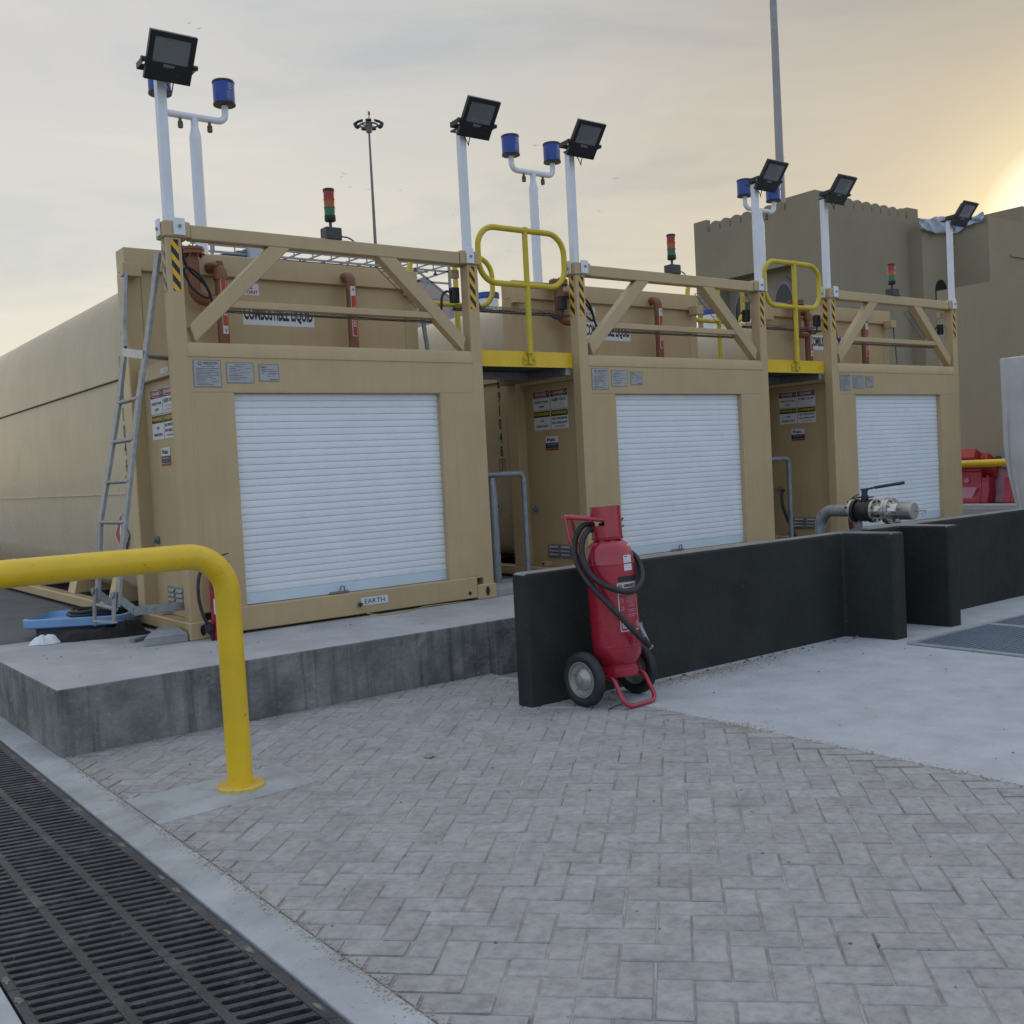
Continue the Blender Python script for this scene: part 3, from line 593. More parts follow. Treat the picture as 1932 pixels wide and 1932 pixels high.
    # cable from the left lamp pole looping behind the left post
    m = MB(); m.tube(spline([(.13,.10,2.60),(.15,.12,2.50),(.20,.16,2.43),(.31,.18,2.34),(.34,.18,2.27),(.30,.17,2.255),(.21,.15,2.31),(.155,.13,2.41),(.19,.13,2.435),(.27,.15,2.39),(.33,.17,2.30),(.355,.18,2.235),(.42,.2,2.19),(.47,.22,2.24)]), .009, 8); P('cable', m, RUBBER, bevel=0)
    return r
LBL = ['tan tank container with the metal ladder and EARTH plate', 'tan tank container directly behind the big red wheeled extinguisher', 'tan tank container behind the pipe valve on the dark wall']
c1 = make_container('0691046', '0'); c1['label'] = LBL[0]
nums = []
def renumber(root, digits, last):
    pass
c2 = dup(c1, (X2,0,0), LBL[1]); c3 = dup(c1, (X3,0,0), LBL[2])
# the second and third tanks carry their own number
for root, dg_ in ((c2, '0691048'), (c3, '0691050')):
    tk = [c for c in root.children if c.name.split('.')[0] == 'tank'][0]
    tn = [c for c in tk.children if c.name.split('.')[0] == 'tank_number'][0]
    m = MB(); fl = onleft(.0305, 1.20, 0); z = 1.93
    for ch_ in dg_: m.text(fl, ch_, 0, z, h=.098, wd=.038 if ch_ != '1' else .012, d=.001, bold=.01); z -= .126
    z -= .02; m.text(fl, '7' if root is c2 else '2', 0, z, h=.095, wd=.036, d=.001)
    for u0, v0, u1, v1 in ((-.045,-.07,.045,-.064),(-.045,.064,.045,.07),(-.045,-.064,-.039,.064),(.039,-.064,.045,.064)): m.rect(fl, u0, v0+z, u1, v1+z, .001)
    q = obj('tank_number', m, K_, None, smooth=0); tn.data = q.data; bpy.data.objects.remove(q)
# pieces that only some of the containers have: EARTH plate on the first, side tapes
m = MB(); f = onfront(1.245, -.006, .078); m.rect(f, 0, 0, .222, .057, .003, 0); m.text(f, 'EARTH', .111, .0285, h=.034, wd=.165, d=.0045, mi=1); obj('lettered_sign', m, [W_, mat('sign_teal_ink', (.01,.035,.05), .5)], c1, smooth=0)
hazard(onleft(-.0, .083, 2.254), .05, .335, c1, True)
for c in (c2, c3):
    m = MB(); m.box(-.092, -.016, .105, .155, 2.318, 2.436); jb = obj('junction_box', m, BLACK, c, bevel=.005)
    k = MB(); k.tube(spline([(-.05,.13,2.318),(-.055,.14,2.26),(-.09,.17,2.25),(-.16,.2,2.29),(-.26,.2,2.295)]), .009, 8); obj('cable', k, RUBBER, jb)
    hazard(onleft(-.0, .083, 2.254), .05, .335, c)
m = MB(); m.tube([(1.232,-.006,.09),(1.232,-.03,.09)], .016, 10); m.tube([(1.232,-.03,.09),(1.232,-.038,.09)], .009, 8); eb = obj('earth_bolt', m, BRASS, c1)
m = MB(); m.tube(spline([(1.232,-.034,.085),(1.26,-.05,.03),(1.36,-.10,.006),(1.50,-.11,.005),(1.68,-.05,.006),(1.80,-.02,.012),(2.05,-.02,.008),(2.2,.06,.006)]), .004, 8); obj('earth_cable', m, mat('yellow_green_cable', (.35,.30,.06), .5), eb)
m = MB(); m.tube([(1.155,.030,.232),(1.30,.028,.236),(1.34,.028,.243)], .0045, 8, 0); m.tube(spline([(1.27,.03,.236),(1.32,.022,.250),(1.37,.022,.240),(1.36,.03,.205),(1.31,.03,.19),(1.275,.03,.21),(1.28,.03,.235)]), .0035, 6, 1)
m = MB(); m.bar((2.395,.80,2.53),(2.47,.80,1.93), .03, .02, 0, (0,1,0)); m.tube([(2.385,.765,2.53),(2.40,.835,2.53)], .016, 8); obj('stay_bar', m, GALV, c3)
sh1 = [c for c in c1.children if c.name.startswith('roller_shutter')][0]; obj('security_seal', m, [GALVD, mat('red_seal_cord', (.4,.06,.05), .5)], sh1)
# ================================================================== FLOODLIGHTS ON POLES
def make_lamp(side):
    r = thing('floodlight_pole', '', 'floodlight', (0,0,0), 0, 'black floodlights on white poles at the container corners')
    # local origin: foot of the pole at the front corner of the frame, z = 2.70 -> 0
    m = MB()
    if side == 'L':
        m.box(.018, .078, .030, .090, -.02, .925); 
        m.box(.046, .124, -.026, -.015, -.092, .018, 0); m.box(-.026, -.0155, .035, .105, -.092, .018, 0); px = .048
    else:
        m.box(-.118, -.058, -.022, .030, -.02, .925); m.box(-.115, -.045, -.0265, -.0155, -.098, .020); px = -.088
    pole = obj('pole', m, WHITE, r, bevel=.004)
    k = MB()
    if side == 'L': k.tube([(.087,-.026,-.035),(.087,-.036,-.035)], .011, 6); k.tube([(-.026,.07,-.045),(-.036,.07,-.045)], .011, 6)
    else: k.tube([(-.078,-.0265,-.045),(-.078,-.037,-.045)], .011, 6)
    obj('bolt', k, GALVD, pole)
    cx = px if side == 'L' else px+.06
    T = math.radians(37.6); up = Vector((0, -math.sin(T), math.cos(T))); nr = Vector((0, -math.cos(T), -math.sin(T))); ce = Vector((cx, -.165, .965))
    M = Matrix(((1, up.x, -nr.x, ce.x), (0, up.y, -nr.y, ce.y), (0, up.z, -nr.z, ce.z), (0,0,0,1)))   # local: x right, y up the face, z into the lamp
    fn = lambda u, v, d: M @ Vector((u, v, -d))
    W2, H2 = .147, .149
    m = MB(); wx0, wx1, wy0, wy1 = -.112, .112, -.034, .115
    # front bezel as a ring round the window, body tapering to the back
    o = [(-W2,-H2),(W2,-H2),(W2,H2),(-W2,H2)]; i_ = [(wx0,wy0),(wx1,wy0),(wx1,wy1),(wx0,wy1)]
    V = [fn(*p, .0) for p in o] + [fn(*p, .0) for p in i_] + [fn(*p, -.028) for p in o] + [fn(p[0]*.72, p[1]*.72, -.056) for p in o] + [fn(*p, -.004) for p in i_]
    F = [(a, (a+1) % 4, (a+1) % 4+4, a+4) for a in range(4)] + [(a+8, (a+1) % 4+8, (a+1) % 4, a) for a in range(4)] + [(a+12, (a+1) % 4+12, (a+1) % 4+8, a+8) for a in range(4)] + [(15,14,13,12)] + [(a+4, (a+1) % 4+4, (a+1) % 4+16, a+16) for a in range(4)]
    m.add(V, F, 0)
    for a in range(9): 
        x = -.09+.0225*a; m.add([fn(x+dx, v, d) for dx in (-.003,.003) for v in (-.1,.1) for d in (-.045,-.072)], [(0,1,3,2),(4,6,7,5),(0,2,6,4),(1,5,7,3),(0,4,5,1),(2,3,7,6)], 0)
    m.text(fn, '70W', -.005, -.052, h=.021, wd=.075, d=.0012, mi=1, bold=.03); m.text(fn, 'IP65', .062, -.098, h=.011, d=.0012, mi=2)
    hs = obj('housing', m, [BLACK, mat('housing_lettering', (.30,.29,.27), .5), mat('housing_faint_lettering', (.07,.07,.07), .5)], r, smooth=30)
    m = MB(); b_ = .060; V = [fn(*p, -.004) for p in i_] + [fn(wx0+.024, wy0+.024, -.032), fn(wx1-.024, wy0+.024, -.032), fn(wx1-.024, wy1-.018, -.032), fn(wx0+.024, wy1-.018, -.032)]
    m.add(V, [(a, (a+1) % 4, (a+1) % 4+4, a+4) for a in range(4)], 0); m.add(V[4:], [(0,1,2,3)], 1); obj('reflector', m, [REFL, LEDP], hs, smooth=0)
    m = MB(); m.add([fn(*p, -.0035) for p in i_], [(0,1,2,3)]); obj('glass', m, GLASS, hs, smooth=0)
    # U bracket from the pole head to the lamp's sides
    m = MB(); z = .925
    m.box(px-.035, px+.035, .0, .095, z, z+.012)
    yb = -.012; m.box(cx-.168, cx+.168, yb-.004, yb, z-.006, z+.034)
    pv_ = ce - nr*.012 - up*.035
    for sx in (-1, 1):
        m.bar((cx+sx*.165, yb-.002, z+.014), (cx+sx*.165, pv_.y, pv_.z), .004, .036, 0, (0,0,1))
        m.tube([(cx+sx*.145, pv_.y, pv_.z), (cx+sx*.178, pv_.y, pv_.z)], .016, 10)
    obj('bracket', m, BLACK, r)
    m = MB(); m.tube(spline([(px+.01,.0,.90),(px+.02,-.035,.84),(px+.035,-.04,.80),(px+.045,-.03,.82),(px+.05,-.05,.88),(px+.04,-.06,.93)]), .004, 6); obj('cable', m, RUBBER, r)
    return r
lampL = make_lamp('L'); lampR = make_lamp('R')
lab = {('L',0):'floodlight on the white pole above the ladder, leftmost and largest', ('R',0):'floodlight on the right front corner of the container with the EARTH plate',
       ('L',1):'floodlight on the left front corner of the container behind the wheeled extinguisher', ('R',1):'floodlight on the right front corner of the container behind the wheeled extinguisher',
       ('L',2):'floodlight on the left front corner of the farthest container', ('R',2):'floodlight at the right end, nearest the glow of the sun'}
for i, X in enumerate((0, X2, X3)):
    for s, src in (('L', lampL), ('R', lampR)):
        loc_ = (X + (0 if s == 'L' else CW), 0, 2.70)
        o = src if i == 0 else dup(src, loc_)
        o.location = loc_; o['label'] = lab[(s, i)]
# ================================================================== STACK LIGHTS
def make_beacon():
    r = thing('stack_light', '', 'signal light', (0,0,0), 0, 'red amber green stack lights on the container beams')
    m = MB(); m.box(-.062, .062, -.05, .045, 0, .085); obj('base_box', m, mat('charcoal_box', (.035,.037,.04), .45), r, bevel=.006)
    m = MB(); m.cyl((0,0,.085),(0,0,.14), .011, 12); m.lathe([(.0,.130),(.036,.134),(.040,.142),(.040,.172),(.0,.172)], 24); obj('stem', m, BLACK, r)
    z = .172
    for nm, mt in (('green_lens', LG), ('amber_lens', LO), ('red_lens', LR)):
        m = MB(); m.lathe([(.0,z),(.0405,z),(.0405,z+.003),(.038,z+.004),(.038,z+.053),(.0405,z+.054),(.0405,z+.057),(0,z+.057)], 28); obj(nm, m, mt, r); z += .0575
    m = MB(); m.lathe([(0,z),(.041,z),(.042,z+.014),(.036,z+.018),(0,z+.02)], 24); obj('top_cap', m, BLACK, r)
    m = MB(); m.tube([(.062,0,.035),(.082,0,.034)], .012, 10); m.tube(spline([(.08,0,.034),(.13,.0,.032),(.19,.02,.014),(.24,.05,-.03),(.25,.09,-.06)]), .0055, 8); obj('cable', m, RUBBER, r)
    return r
bc = make_beacon()
for i, (X, l) in enumerate(((0,'stack light on the beam of the nearest container'), (X2,'stack light on the beam behind the wheeled extinguisher'), (X3,'stack light on the beam of the farthest container, in front of the building wall'))):
    o = bc if i == 0 else dup(bc, (0,0,0))
    o.location = (X+1.205, .045, 2.686); o['label'] = l
# ================================================================== TANK VENTS (white T masts with blue cans)
def make_vent():
    r = thing('vent_mast', '', 'vent mast', (0,0,0), 0, 'white vent masts with two blue cans above the tanks')
    m = MB(); m.tube([(0,0,2.55),(0,0,3.76)], .047, 20); m.tube([(0,0,3.76),(0,0,3.785),(0,0,3.83),(0,0,3.855)], [.047,.044,.033,.029], 20); m.tube([(0,0,3.855),(0,0,3.93)], .029, 16)
    m.tube(fillet([(-.262,0,4.06),(-.262,0,3.93),(.262,0,3.93),(.262,0,4.06)], .075, 8), .027, 16)
    pm_ = obj('mast', m, WHITE, r)
    for x in (-.115, .125):
        m = MB(); m.tube([(x,0,3.91),(x,0,3.885)], .012, 10); m.lathe([(.013,3.885),(.020,3.878),(.021,3.865),(.018,3.862),(.022,3.855),(.020,3.832),(.016,3.828),(0,3.828)], 14, Matrix.Translation((x,0,0))); obj('drain_nozzle', m, BRASS, r)
    for x in (-.262, .262):
        T_ = Matrix.Translation((x,0,0)); m = MB()
        m.lathe([(.0,4.062),(.088,4.062),(.090,4.066),(.090,4.076)], 32, T_, 1); m.lathe([(.086,4.076),(.086,4.238)], 32, T_, 0); m.lathe([(.090,4.238),(.091,4.248),(.086,4.256),(0,4.262)], 32, T_, 1)
        f = oncyl(.086, math.radians(-78), T_)
        for a0, a1 in ((.25, 2.6), (3.4, 5.75)):
            n = 12; m.add([f(q*math.cos(a0+(a1-a0)*i/n), 4.195+q*math.sin(a0+(a1-a0)*i/n), .001) for i in range(n+1) for q in (.024,.018)], [(2*i, 2*i+2, 2*i+3, 2*i+1) for i in range(n)], 2)
        m.ellipse(f, 0, 4.195, .009, .010, .001, 2, 14)
        for i in range(7): m.rect(f, -.03, 4.155-.010*i, -.03+.06*(.6+.4*((i*37) % 5)/4), 4.158-.010*i, .001, 2, 4)
        obj('blue_can', m, [BLUE, BLACK, mat('can_print', (.33,.38,.50), .5)], r)
    return r
vt = make_vent()
for i, (X, l) in enumerate(((0,'vent mast behind the leftmost floodlight, on the nearest tank'), (X2,'vent mast standing clear against the sky between two floodlights'), (X3,'vent mast partly hidden behind a floodlight pole in front of the building'))):
    o = vt if i == 0 else dup(vt, (0,0,0))
    o.location = (X+.842, 1.53, 0); o['label'] = l
# ================================================================== YELLOW ACCESS PLATFORMS BETWEEN THE CONTAINERS
def make_platform():
    r = thing('access_platform', '', 'walkway platform', (0,0,0), 0, 'yellow edged walkway platforms between the containers')
    w0 = 1.003
    for y0, y1 in ((.088,.098), (1.04,1.05)):
        m = MB(); m.box(.004, w0-.004, y0, y1, 1.826, 1.953); obj('toe_board', m, YEL, r, bevel=.002)
    m = MB(); m.box(.004, w0-.004, .1, 1.04, 1.868, 1.878)
    for i in range(13): m.box(.03+.077*i, .04+.077*i, .1, 1.04, 1.842, 1.8675)
    obj('deck', m, GALVD, r)
    m = MB(); m.box(.93, .99, .101, 1.04, 1.765, 1.8415); m.box(.012, .06, .101, 1.04, 1.765, 1.8415); m.box(.06, .93, .60, .66, 1.78, 1.8415); obj('support_beam', m, GALV, r, bevel=.003)
    for y in (.06, 1.075):
        g = MB(); g.tube(fillet([(.50,y,2.925),(.055,y,2.925),(.055,y,2.485),(.935,y,2.485),(.935,y,2.925),(.50,y,2.925)], .165, 8), .0235, 14)
        lift = .0255 if y < .5 else -.0255
        g.tube([(.53,y+.0,1.93),(.53,y+.0,2.915)], .0235, 14); g.lathe([(.0235,2.905),(.030,2.925),(.024,2.95),(0,2.957)], 14, Matrix.Translation((.53,y,0)))
        gr = obj('guard_rail', g, YELD, r)
        b = MB(); s = -1 if y < .5 else 1; yb = .0875 if y < .5 else 1.0505
        b.box(.465, .595, min(yb, yb+s*.010), max(yb, yb+s*.010), 1.845, 1.915); b.box(.515, .545, min(yb+s*.01, y), max(yb+s*.01, y), 1.85, 1.93)
        for x in (.482, .578): b.tube([(x, yb+s*.01, 1.885), (x, yb+s*.022, 1.885)], .011, 6)
        obj('foot_bracket', b, YELD, gr, bevel=.002)
    return r
pf = make_platform(); pf.location = (2.440,0,0); pf['label'] = 'yellow edged walkway platform bridging the first and second containers'
dup(pf, (X2+2.447,0,0), 'yellow edged walkway platform bridging the second and third containers')
# ================================================================== CABLE TRAY along all three containers
def gap_tray(x0, x1, label):
    ct = thing('cable_tray', label, 'cable tray', ((x0+x1)/2,.2,2.28), 0, 'wire cable trays crossing the gaps')
    m = MB()
    for y, z in ((.17,2.278),(.23,2.278),(.17,2.314),(.23,2.314),(.20,2.275)): m.tube([(x0,y,z),(x1,y,z)], .0035, 5)
    x = x0+.02
    while x < x1: m.tube([(x,.17,2.314),(x,.17,2.276),(x,.23,2.276),(x,.23,2.314)], .003, 4); x += .075
    obj('wire_basket', loc(m, ct), MATS['tray_wire'], ct); m = MB()
    for k_ in range(4): m.tube(spline([(x0+(x1-x0)*i/8, .182+.012*k_+.005*math.sin(i*1.7+k_), 2.288+.005*math.sin(i*2.3+2*k_)) for i in range(9)], 4), .0055, 6, 0 if k_ else 1)
    obj('cable', loc(m, ct), [RUBBER, mat('maroon_cable', (.06,.015,.015), .5)], ct)
gap_tray(2.33, 3.53, 'thin wire cable tray crossing the gap above the first yellow platform')
gap_tray(X2+2.33, X3+.10, 'thin wire cable tray crossing the gap above the second yellow platform')
for X, l in ((0,'short sloping wire tray behind the right diagonal of the nearest container'), (X2,'short sloping wire tray behind the right diagonal of the middle container'), (X3,'short sloping wire tray behind the right diagonal of the farthest container')):
    q = thing('sloping_cable_tray', l, 'cable tray', (X+1.63,.15,2.56), 0, 'short sloping wire trays behind the diagonals')
    if X == 0:
        a, b_ = Vector((0,0,0)), Vector((.34,.0,-.29)); m = MB()
        for dy in (-.03, .03): m.tube([a+Vector((0,dy,0)), b_+Vector((0,dy,0))], .0035, 5)
        for i in range(8): p = a.lerp(b_, i/7); m.tube([p+Vector((0,-.03,0)), p+Vector((0,.03,0))], .003, 4)
        me0 = obj('wire_basket', m, MATS['tray_wire'], q); q0 = me0
    else: c = q0.copy(); COL.objects.link(c); c.parent = q
# ================================================================== LADDER on the nearest container
ld = thing('access_ladder', 'galvanised steel ladder hanging on the left side of the nearest container', 'ladder', (-.4,.4,0))
A = [(.005,.85,2.565),(-.085,.70,2.08),(-.115,.60,1.95),(-.178,.60,1.583),(-.352,.60,.79),(-.405,.60,.265)]
B = [(.004,.165,2.52),(-.066,.185,2.12),(-.118,.20,1.834),(-.173,.20,1.579),(-.312,.20,.79),(-.395,.20,.262)]
for Q in (A, B):
    m = MB()
    for i in range(len(Q)-1): m.bar(Q[i], Vector(Q[i+1])+(Vector(Q[i+1])-Vector(Q[i])).normalized()*.006, .074, .022, 0, (1,0,0))
    obj('rail', loc(m, ld), GALV, ld, bevel=.003)
def at_z(Q, z):
    for a, b in zip(Q, Q[1:]):
        if b[2] <= z <= a[2]: t = (a[2]-z)/(a[2]-b[2]); return Vector(a).lerp(Vector(b), t)
for z in (1.585, 1.32, 1.053, .79, .53): 
    m = MB(); m.cyl(at_z(A, z), at_z(B, z), .0145, 12); obj('rung', loc(m, ld), GALV, ld)
m = MB(); m.bar(at_z(A, 1.93)+Vector((-.014,0,0)), at_z(B, 1.865)+Vector((-.014,0,0)), .006, .055, 0, (0,0,1)); obj('top_step', loc(m, ld), mat('bright_flat_bar', (.44,.46,.48), .4, metal=.5), ld)
m = MB(); m.bar(at_z(B, 1.862)+Vector((0,.02,0)), (.06,.22,1.845), .13, .01); obj('stay_plate', loc(m, ld), GALVD, ld)
for Q, dz in ((A, .16), (B, .10)):
    p = Vector(Q[-1]); m = MB(); m.bar(p+Vector((-.012,0,.09)), p+Vector((-.030,0,-dz)), .058, .012, 0, (1,0,0)); m.tube([p+Vector((-.022,0,.07)), p+Vector((-.034,0,.07))], .022, 10)
    m.bar(p+Vector((.0,.0,.06)), p+Vector((.11,-.01,-.05)), .05, .008, 0, (0,1,0)); obj('foot', loc(m, ld), GALV, ld, bevel=.002)
m = MB(); m.cyl(Vector(A[-1])+Vector((-.01,0,-.02)), Vector(B[-1])+Vector((-.01,0,-.02)), .015, 12); obj('rung', loc(m, ld), GALV, ld)
m = MB(); m.bar(Vector(A[-1])+Vector((-.025,.02,-.13)), Vector(B[-1])+Vector((-.025,-.02,-.10)), .022, .012); obj('tie_bar', loc(m, ld), mat('bright_flat_bar', (.44,.46,.48)), ld)
m = MB(); m.bar((-.30,.20,.215), (.03,.17,.215), .05, .055); m.bar((.03,.13,.215),(.098,.13,.215), .07, .075); obj('strut', loc(m, ld), GALV, ld, bevel=.003)
# ================================================================== FOREGROUND YELLOW BARRIER
br = thing('pipe_barrier', 'thick yellow pipe barrier rail with a round foot plate in the foreground', 'barrier rail', (-.615,-2.205,G))
m = MB(); m.tube(fillet([(-6.5,-2.205,.697),(-.622,-2.205,.697),(-.615,-2.205,G)], .175, 12), .0555, 32); obj('rail', loc(m, br), YEL, br)
m = MB(); m.lathe([(.105,0),(.105,.012),(.098,.017),(.0,.017)], 32); obj('foot_plate', m, mat('worn_yellow_paint', (.60,.42,.06), .55, blot=.6, blot_col=(.30,.24,.15), blot_scale=14), br).location = (0,0,.006)
for i, x in enumerate((-3.2, -5.8)): 
    m = MB(); m.cyl((x,-2.205,G),(x,-2.205,.66), .0555, 24); obj('post', loc(m, br), YEL, br)
# ================================================================== WHEELED EXTINGUISHER
ex = thing('wheeled_extinguisher', 'large red wheeled fire extinguisher with black hose leaning at the end of the dark wall', 'fire extinguisher', (1.633,-2.195,G), math.radians(4))
TT = Matrix.Translation((.025,-.05,.15)) @ Matrix.Rotation(math.radians(-3.2), 4, 'X')
m = MB(); m.lathe([(.0,.0),(.112,.0),(.114,.01),(.112,.05),(.105,.055),(.105,.062),(.122,.085),(.136,.115),(.1405,.15),(.1405,.165),(.1425,.167),(.1425,.173),(.1405,.175),(.1405,.630),(.1425,.632),(.1425,.638),(.1405,.640),(.138,.675),(.125,.725),(.104,.755),(.075,.772),(.045,.78),(0,.782)], 48, TT); cyl_ = obj('cylinder', m, RED, ex)
m = MB(); a0 = math.radians(-150); 
def arc(za, zb, s0, s1, r0=.088): m.lathe([(r0,za),(r0,zb)], max(3, int((s1-s0)/6)), TT, 0, math.radians(s0), math.radians(s1)); m.lathe([(r0-.004,zb),(r0-.004,za)], max(3, int((s1-s0)/6)), TT, 0, math.radians(s0), math.radians(s1)); m.lathe([(r0-.004,za),(r0,za)], max(3, int((s1-s0)/6)), TT, 0, math.radians(s0), math.radians(s1)); m.lathe([(r0,zb),(r0-.004,zb)], max(3, int((s1-s0)/6)), TT, 0, math.radians(s0), math.radians(s1))
arc(.79, .855, 0, 360); arc(.905, .965, 0, 360); arc(.855, .905, -142, 62); arc(.855, .905, 118, 162); m.lathe([(.09,.775),(.092,.79),(.084,.793)], 32, TT)
obj('valve_guard', m, RED, cyl_)
m = MB(); m.cyl(TT @ Vector((0,0,.78)), TT @ Vector((0,0,.90)), .022, 14); m.cyl(TT @ Vector((-.05,0,.86)), TT @ Vector((.05,0,.86)), .014, 12); m.lathe([(.0,.90),(.038,.905),(.038,.918),(0,.923)], 16, TT)
for dz in (.0,.05): m.tube(spline([TT @ Vector((.06,.02,.83+dz)), TT @ Vector((.11,.0,.835+dz*.6)), TT @ Vector((.135,-.01,.845+dz*.9))]), .005, 6)
obj('valve', m, BLACK, cyl_)
# labels wrapped on the cylinder
f = oncyl(.1406, math.radians(-101), TT); m = MB()
def rr(u0, v0, u1, v1, d, mi, rad=.010):
    m.rect(f, u0+rad, v0, u1-rad, v1, d, mi, 10); m.rect(f, u0, v0+rad, u0+rad, v1-rad, d, mi, 1); m.rect(f, u1-rad, v0+rad, u1, v1-rad, d, mi, 1)
    for cu, cv, a in ((u0+rad,v0+rad,PI),(u1-rad,v0+rad,1.5*PI),(u1-rad,v1-rad,0),(u0+rad,v1-rad,.5*PI)): m.poly(f, [(cu,cv)]+[(cu+rad*math.cos(a+PI/2*i/5), cv+rad*math.sin(a+PI/2*i/5)) for i in range(6)], d, mi)
lu0, lu1, lv0, lv1 = -.058, .085, .255, .530
rr(lu0, lv0, lu1, lv1, .0008, 0); rr(lu0+.007, lv0+.008, lu1-.007, lv1-.033, .0016, 1, .006)
m.text(f, 'AMANCO', .028, lv1-.018, h=.019, wd=.092, d=.0018, mi=2, bold=.04)
m.add([f(lu0+.02+q*math.cos(PI*i/10), lv1-.024+q*1.2*math.sin(PI*i/10), .0018) for i in range(11) for q in (.012,.008)], [(2*i, 2*i+2, 2*i+3, 2*i+1) for i in range(10)], 2); m.rect(f, lu0+.008, lv1-.026, lu0+.032, lv1-.023, .0018, 2)
m.text(f, '50 KG TROLLEY', .018, lv1-.047, h=.010, wd=.085, d=.0024, mi=0, bold=.03); m.text(f, 'DRY POWDER FIRE EXTINGUISHER', .014, lv1-.062, h=.010, wd=.125, d=.0024, mi=0, bold=.03)
for i, (v, a, b_) in enumerate([(.082,.3,.9),(.092,.35,.95),(.102,.25,.98),(.112,.2,.98),(.126,.5,.8),(.136,.5,.85),(.154,.3,.98),(.165,.4,.98),(.181,.3,.98),(.191,.3,.95)]):
    L0 = lu0+.035; Wd = lu1-.012-L0; m.rect(f, L0+Wd*a*.6, lv1-v-.0017, L0+Wd*b_, lv1-v+.0017, .0024, 3, 6)
for v in (.10, .145): m.ellipse(f, lu0+.022, lv1-v, .010, .012, .0024, 3, 14); m.ellipse(f, lu0+.020, lv1-v, .006, .008, .003, 1, 12)
m.rect(f, lu0+.012, lv0+.018, lu0+.040, lv0+.05, .0024, 0); m.ellipse(f, lu0+.026, lv0+.034, .008, .010, .003, 4, 10); m.rect(f, lu1-.05, lv0+.03, lu1-.015, lv0+.034, .0024, 0); m.rect(f, lu1-.028, lv0+.02, lu1-.02, lv0+.055, .0024, 0)
obj('instruction_label', m, [mat('label_pale', (.52,.47,.50), .4), mat('label_red', (.33,.02,.04), .4), K_, mat('label_pink_ink', (.45,.22,.25), .5), GR_], cyl_, smooth=0)
f = oncyl(.1406, math.radians(-92), TT); m = MB(); m.rect(f, -.026, .640-.045, .036, .640+.042, .0010, 0, 6)
for i in range(6): m.rect(f, -.02, .67-.012*i, -.02+.05*(.4+.6*((i*29) % 7)/6), .672-.012*i, .0016, 1, 3)
m.rect(f, -.02, .672, .005, .677, .0016, 2); obj('inspection_sticker', m, [W_, GR_, mat('sticker_blue', (.05,.08,.25), .5)], cyl_, smooth=0)
f = oncyl(.1406, math.radians(-100), TT); m = MB(); m.rect(f, -.05, .535, .11, .565, .0012, 0, 8); obj('strap', m, K_, cyl_, smooth=0)
# hose in two lengths, nozzle at the end
RH = Matrix.Rotation(math.radians(-38), 4, 'Z'); T0 = lambda *p: TT @ Vector(p); T = lambda *p: TT @ (RH @ Vector(p))
m = MB(); m.tube(spline([T(-.070,.0,.835),T(-.115,-.045,.835),T(-.155,-.07,.775),T(-.162,-.09,.69),T(-.135,-.130,.60),T(-.075,-.170,.535),T(.02,-.182,.49),T(.10,-.155,.482),T(.158,-.085,.525),T(.177,-.01,.585),T(.165,.06,.655),T(.115,.115,.71),T(.06,.10,.78)], 10), .0165, 14); obj('hose', m, RUBBER, ex)
m = MB(); m.tube(spline([T(-.072,.01,.865),T(-.135,-.02,.868),T(-.185,-.025,.80),T(-.197,-.04,.71),T(-.180,-.075,.615),T(-.128,-.138,.52),T(-.06,-.185,.43),T(.02,-.205,.33),T(.09,-.20,.24),T(.14,-.185,.19)], 10), .0165, 14); obj('hose', m, RUBBER, ex)
m = MB(); m.tube([T(.125,-.19,.21),T(.158,-.178,.165)], [.019,.014], 14, 1); m.tube([T(.12,-.135,.285),T(.155,-.165,.175),T(.166,-.178,.158)], [.010,.012,.016], 12, 0); m.bar(T(.105,-.13,.287), T(.135,-.135,.290), .022, .018); obj('nozzle', m, [mat('grey_nozzle', (.26,.27,.29), .4, metal=.3), K_], ex)
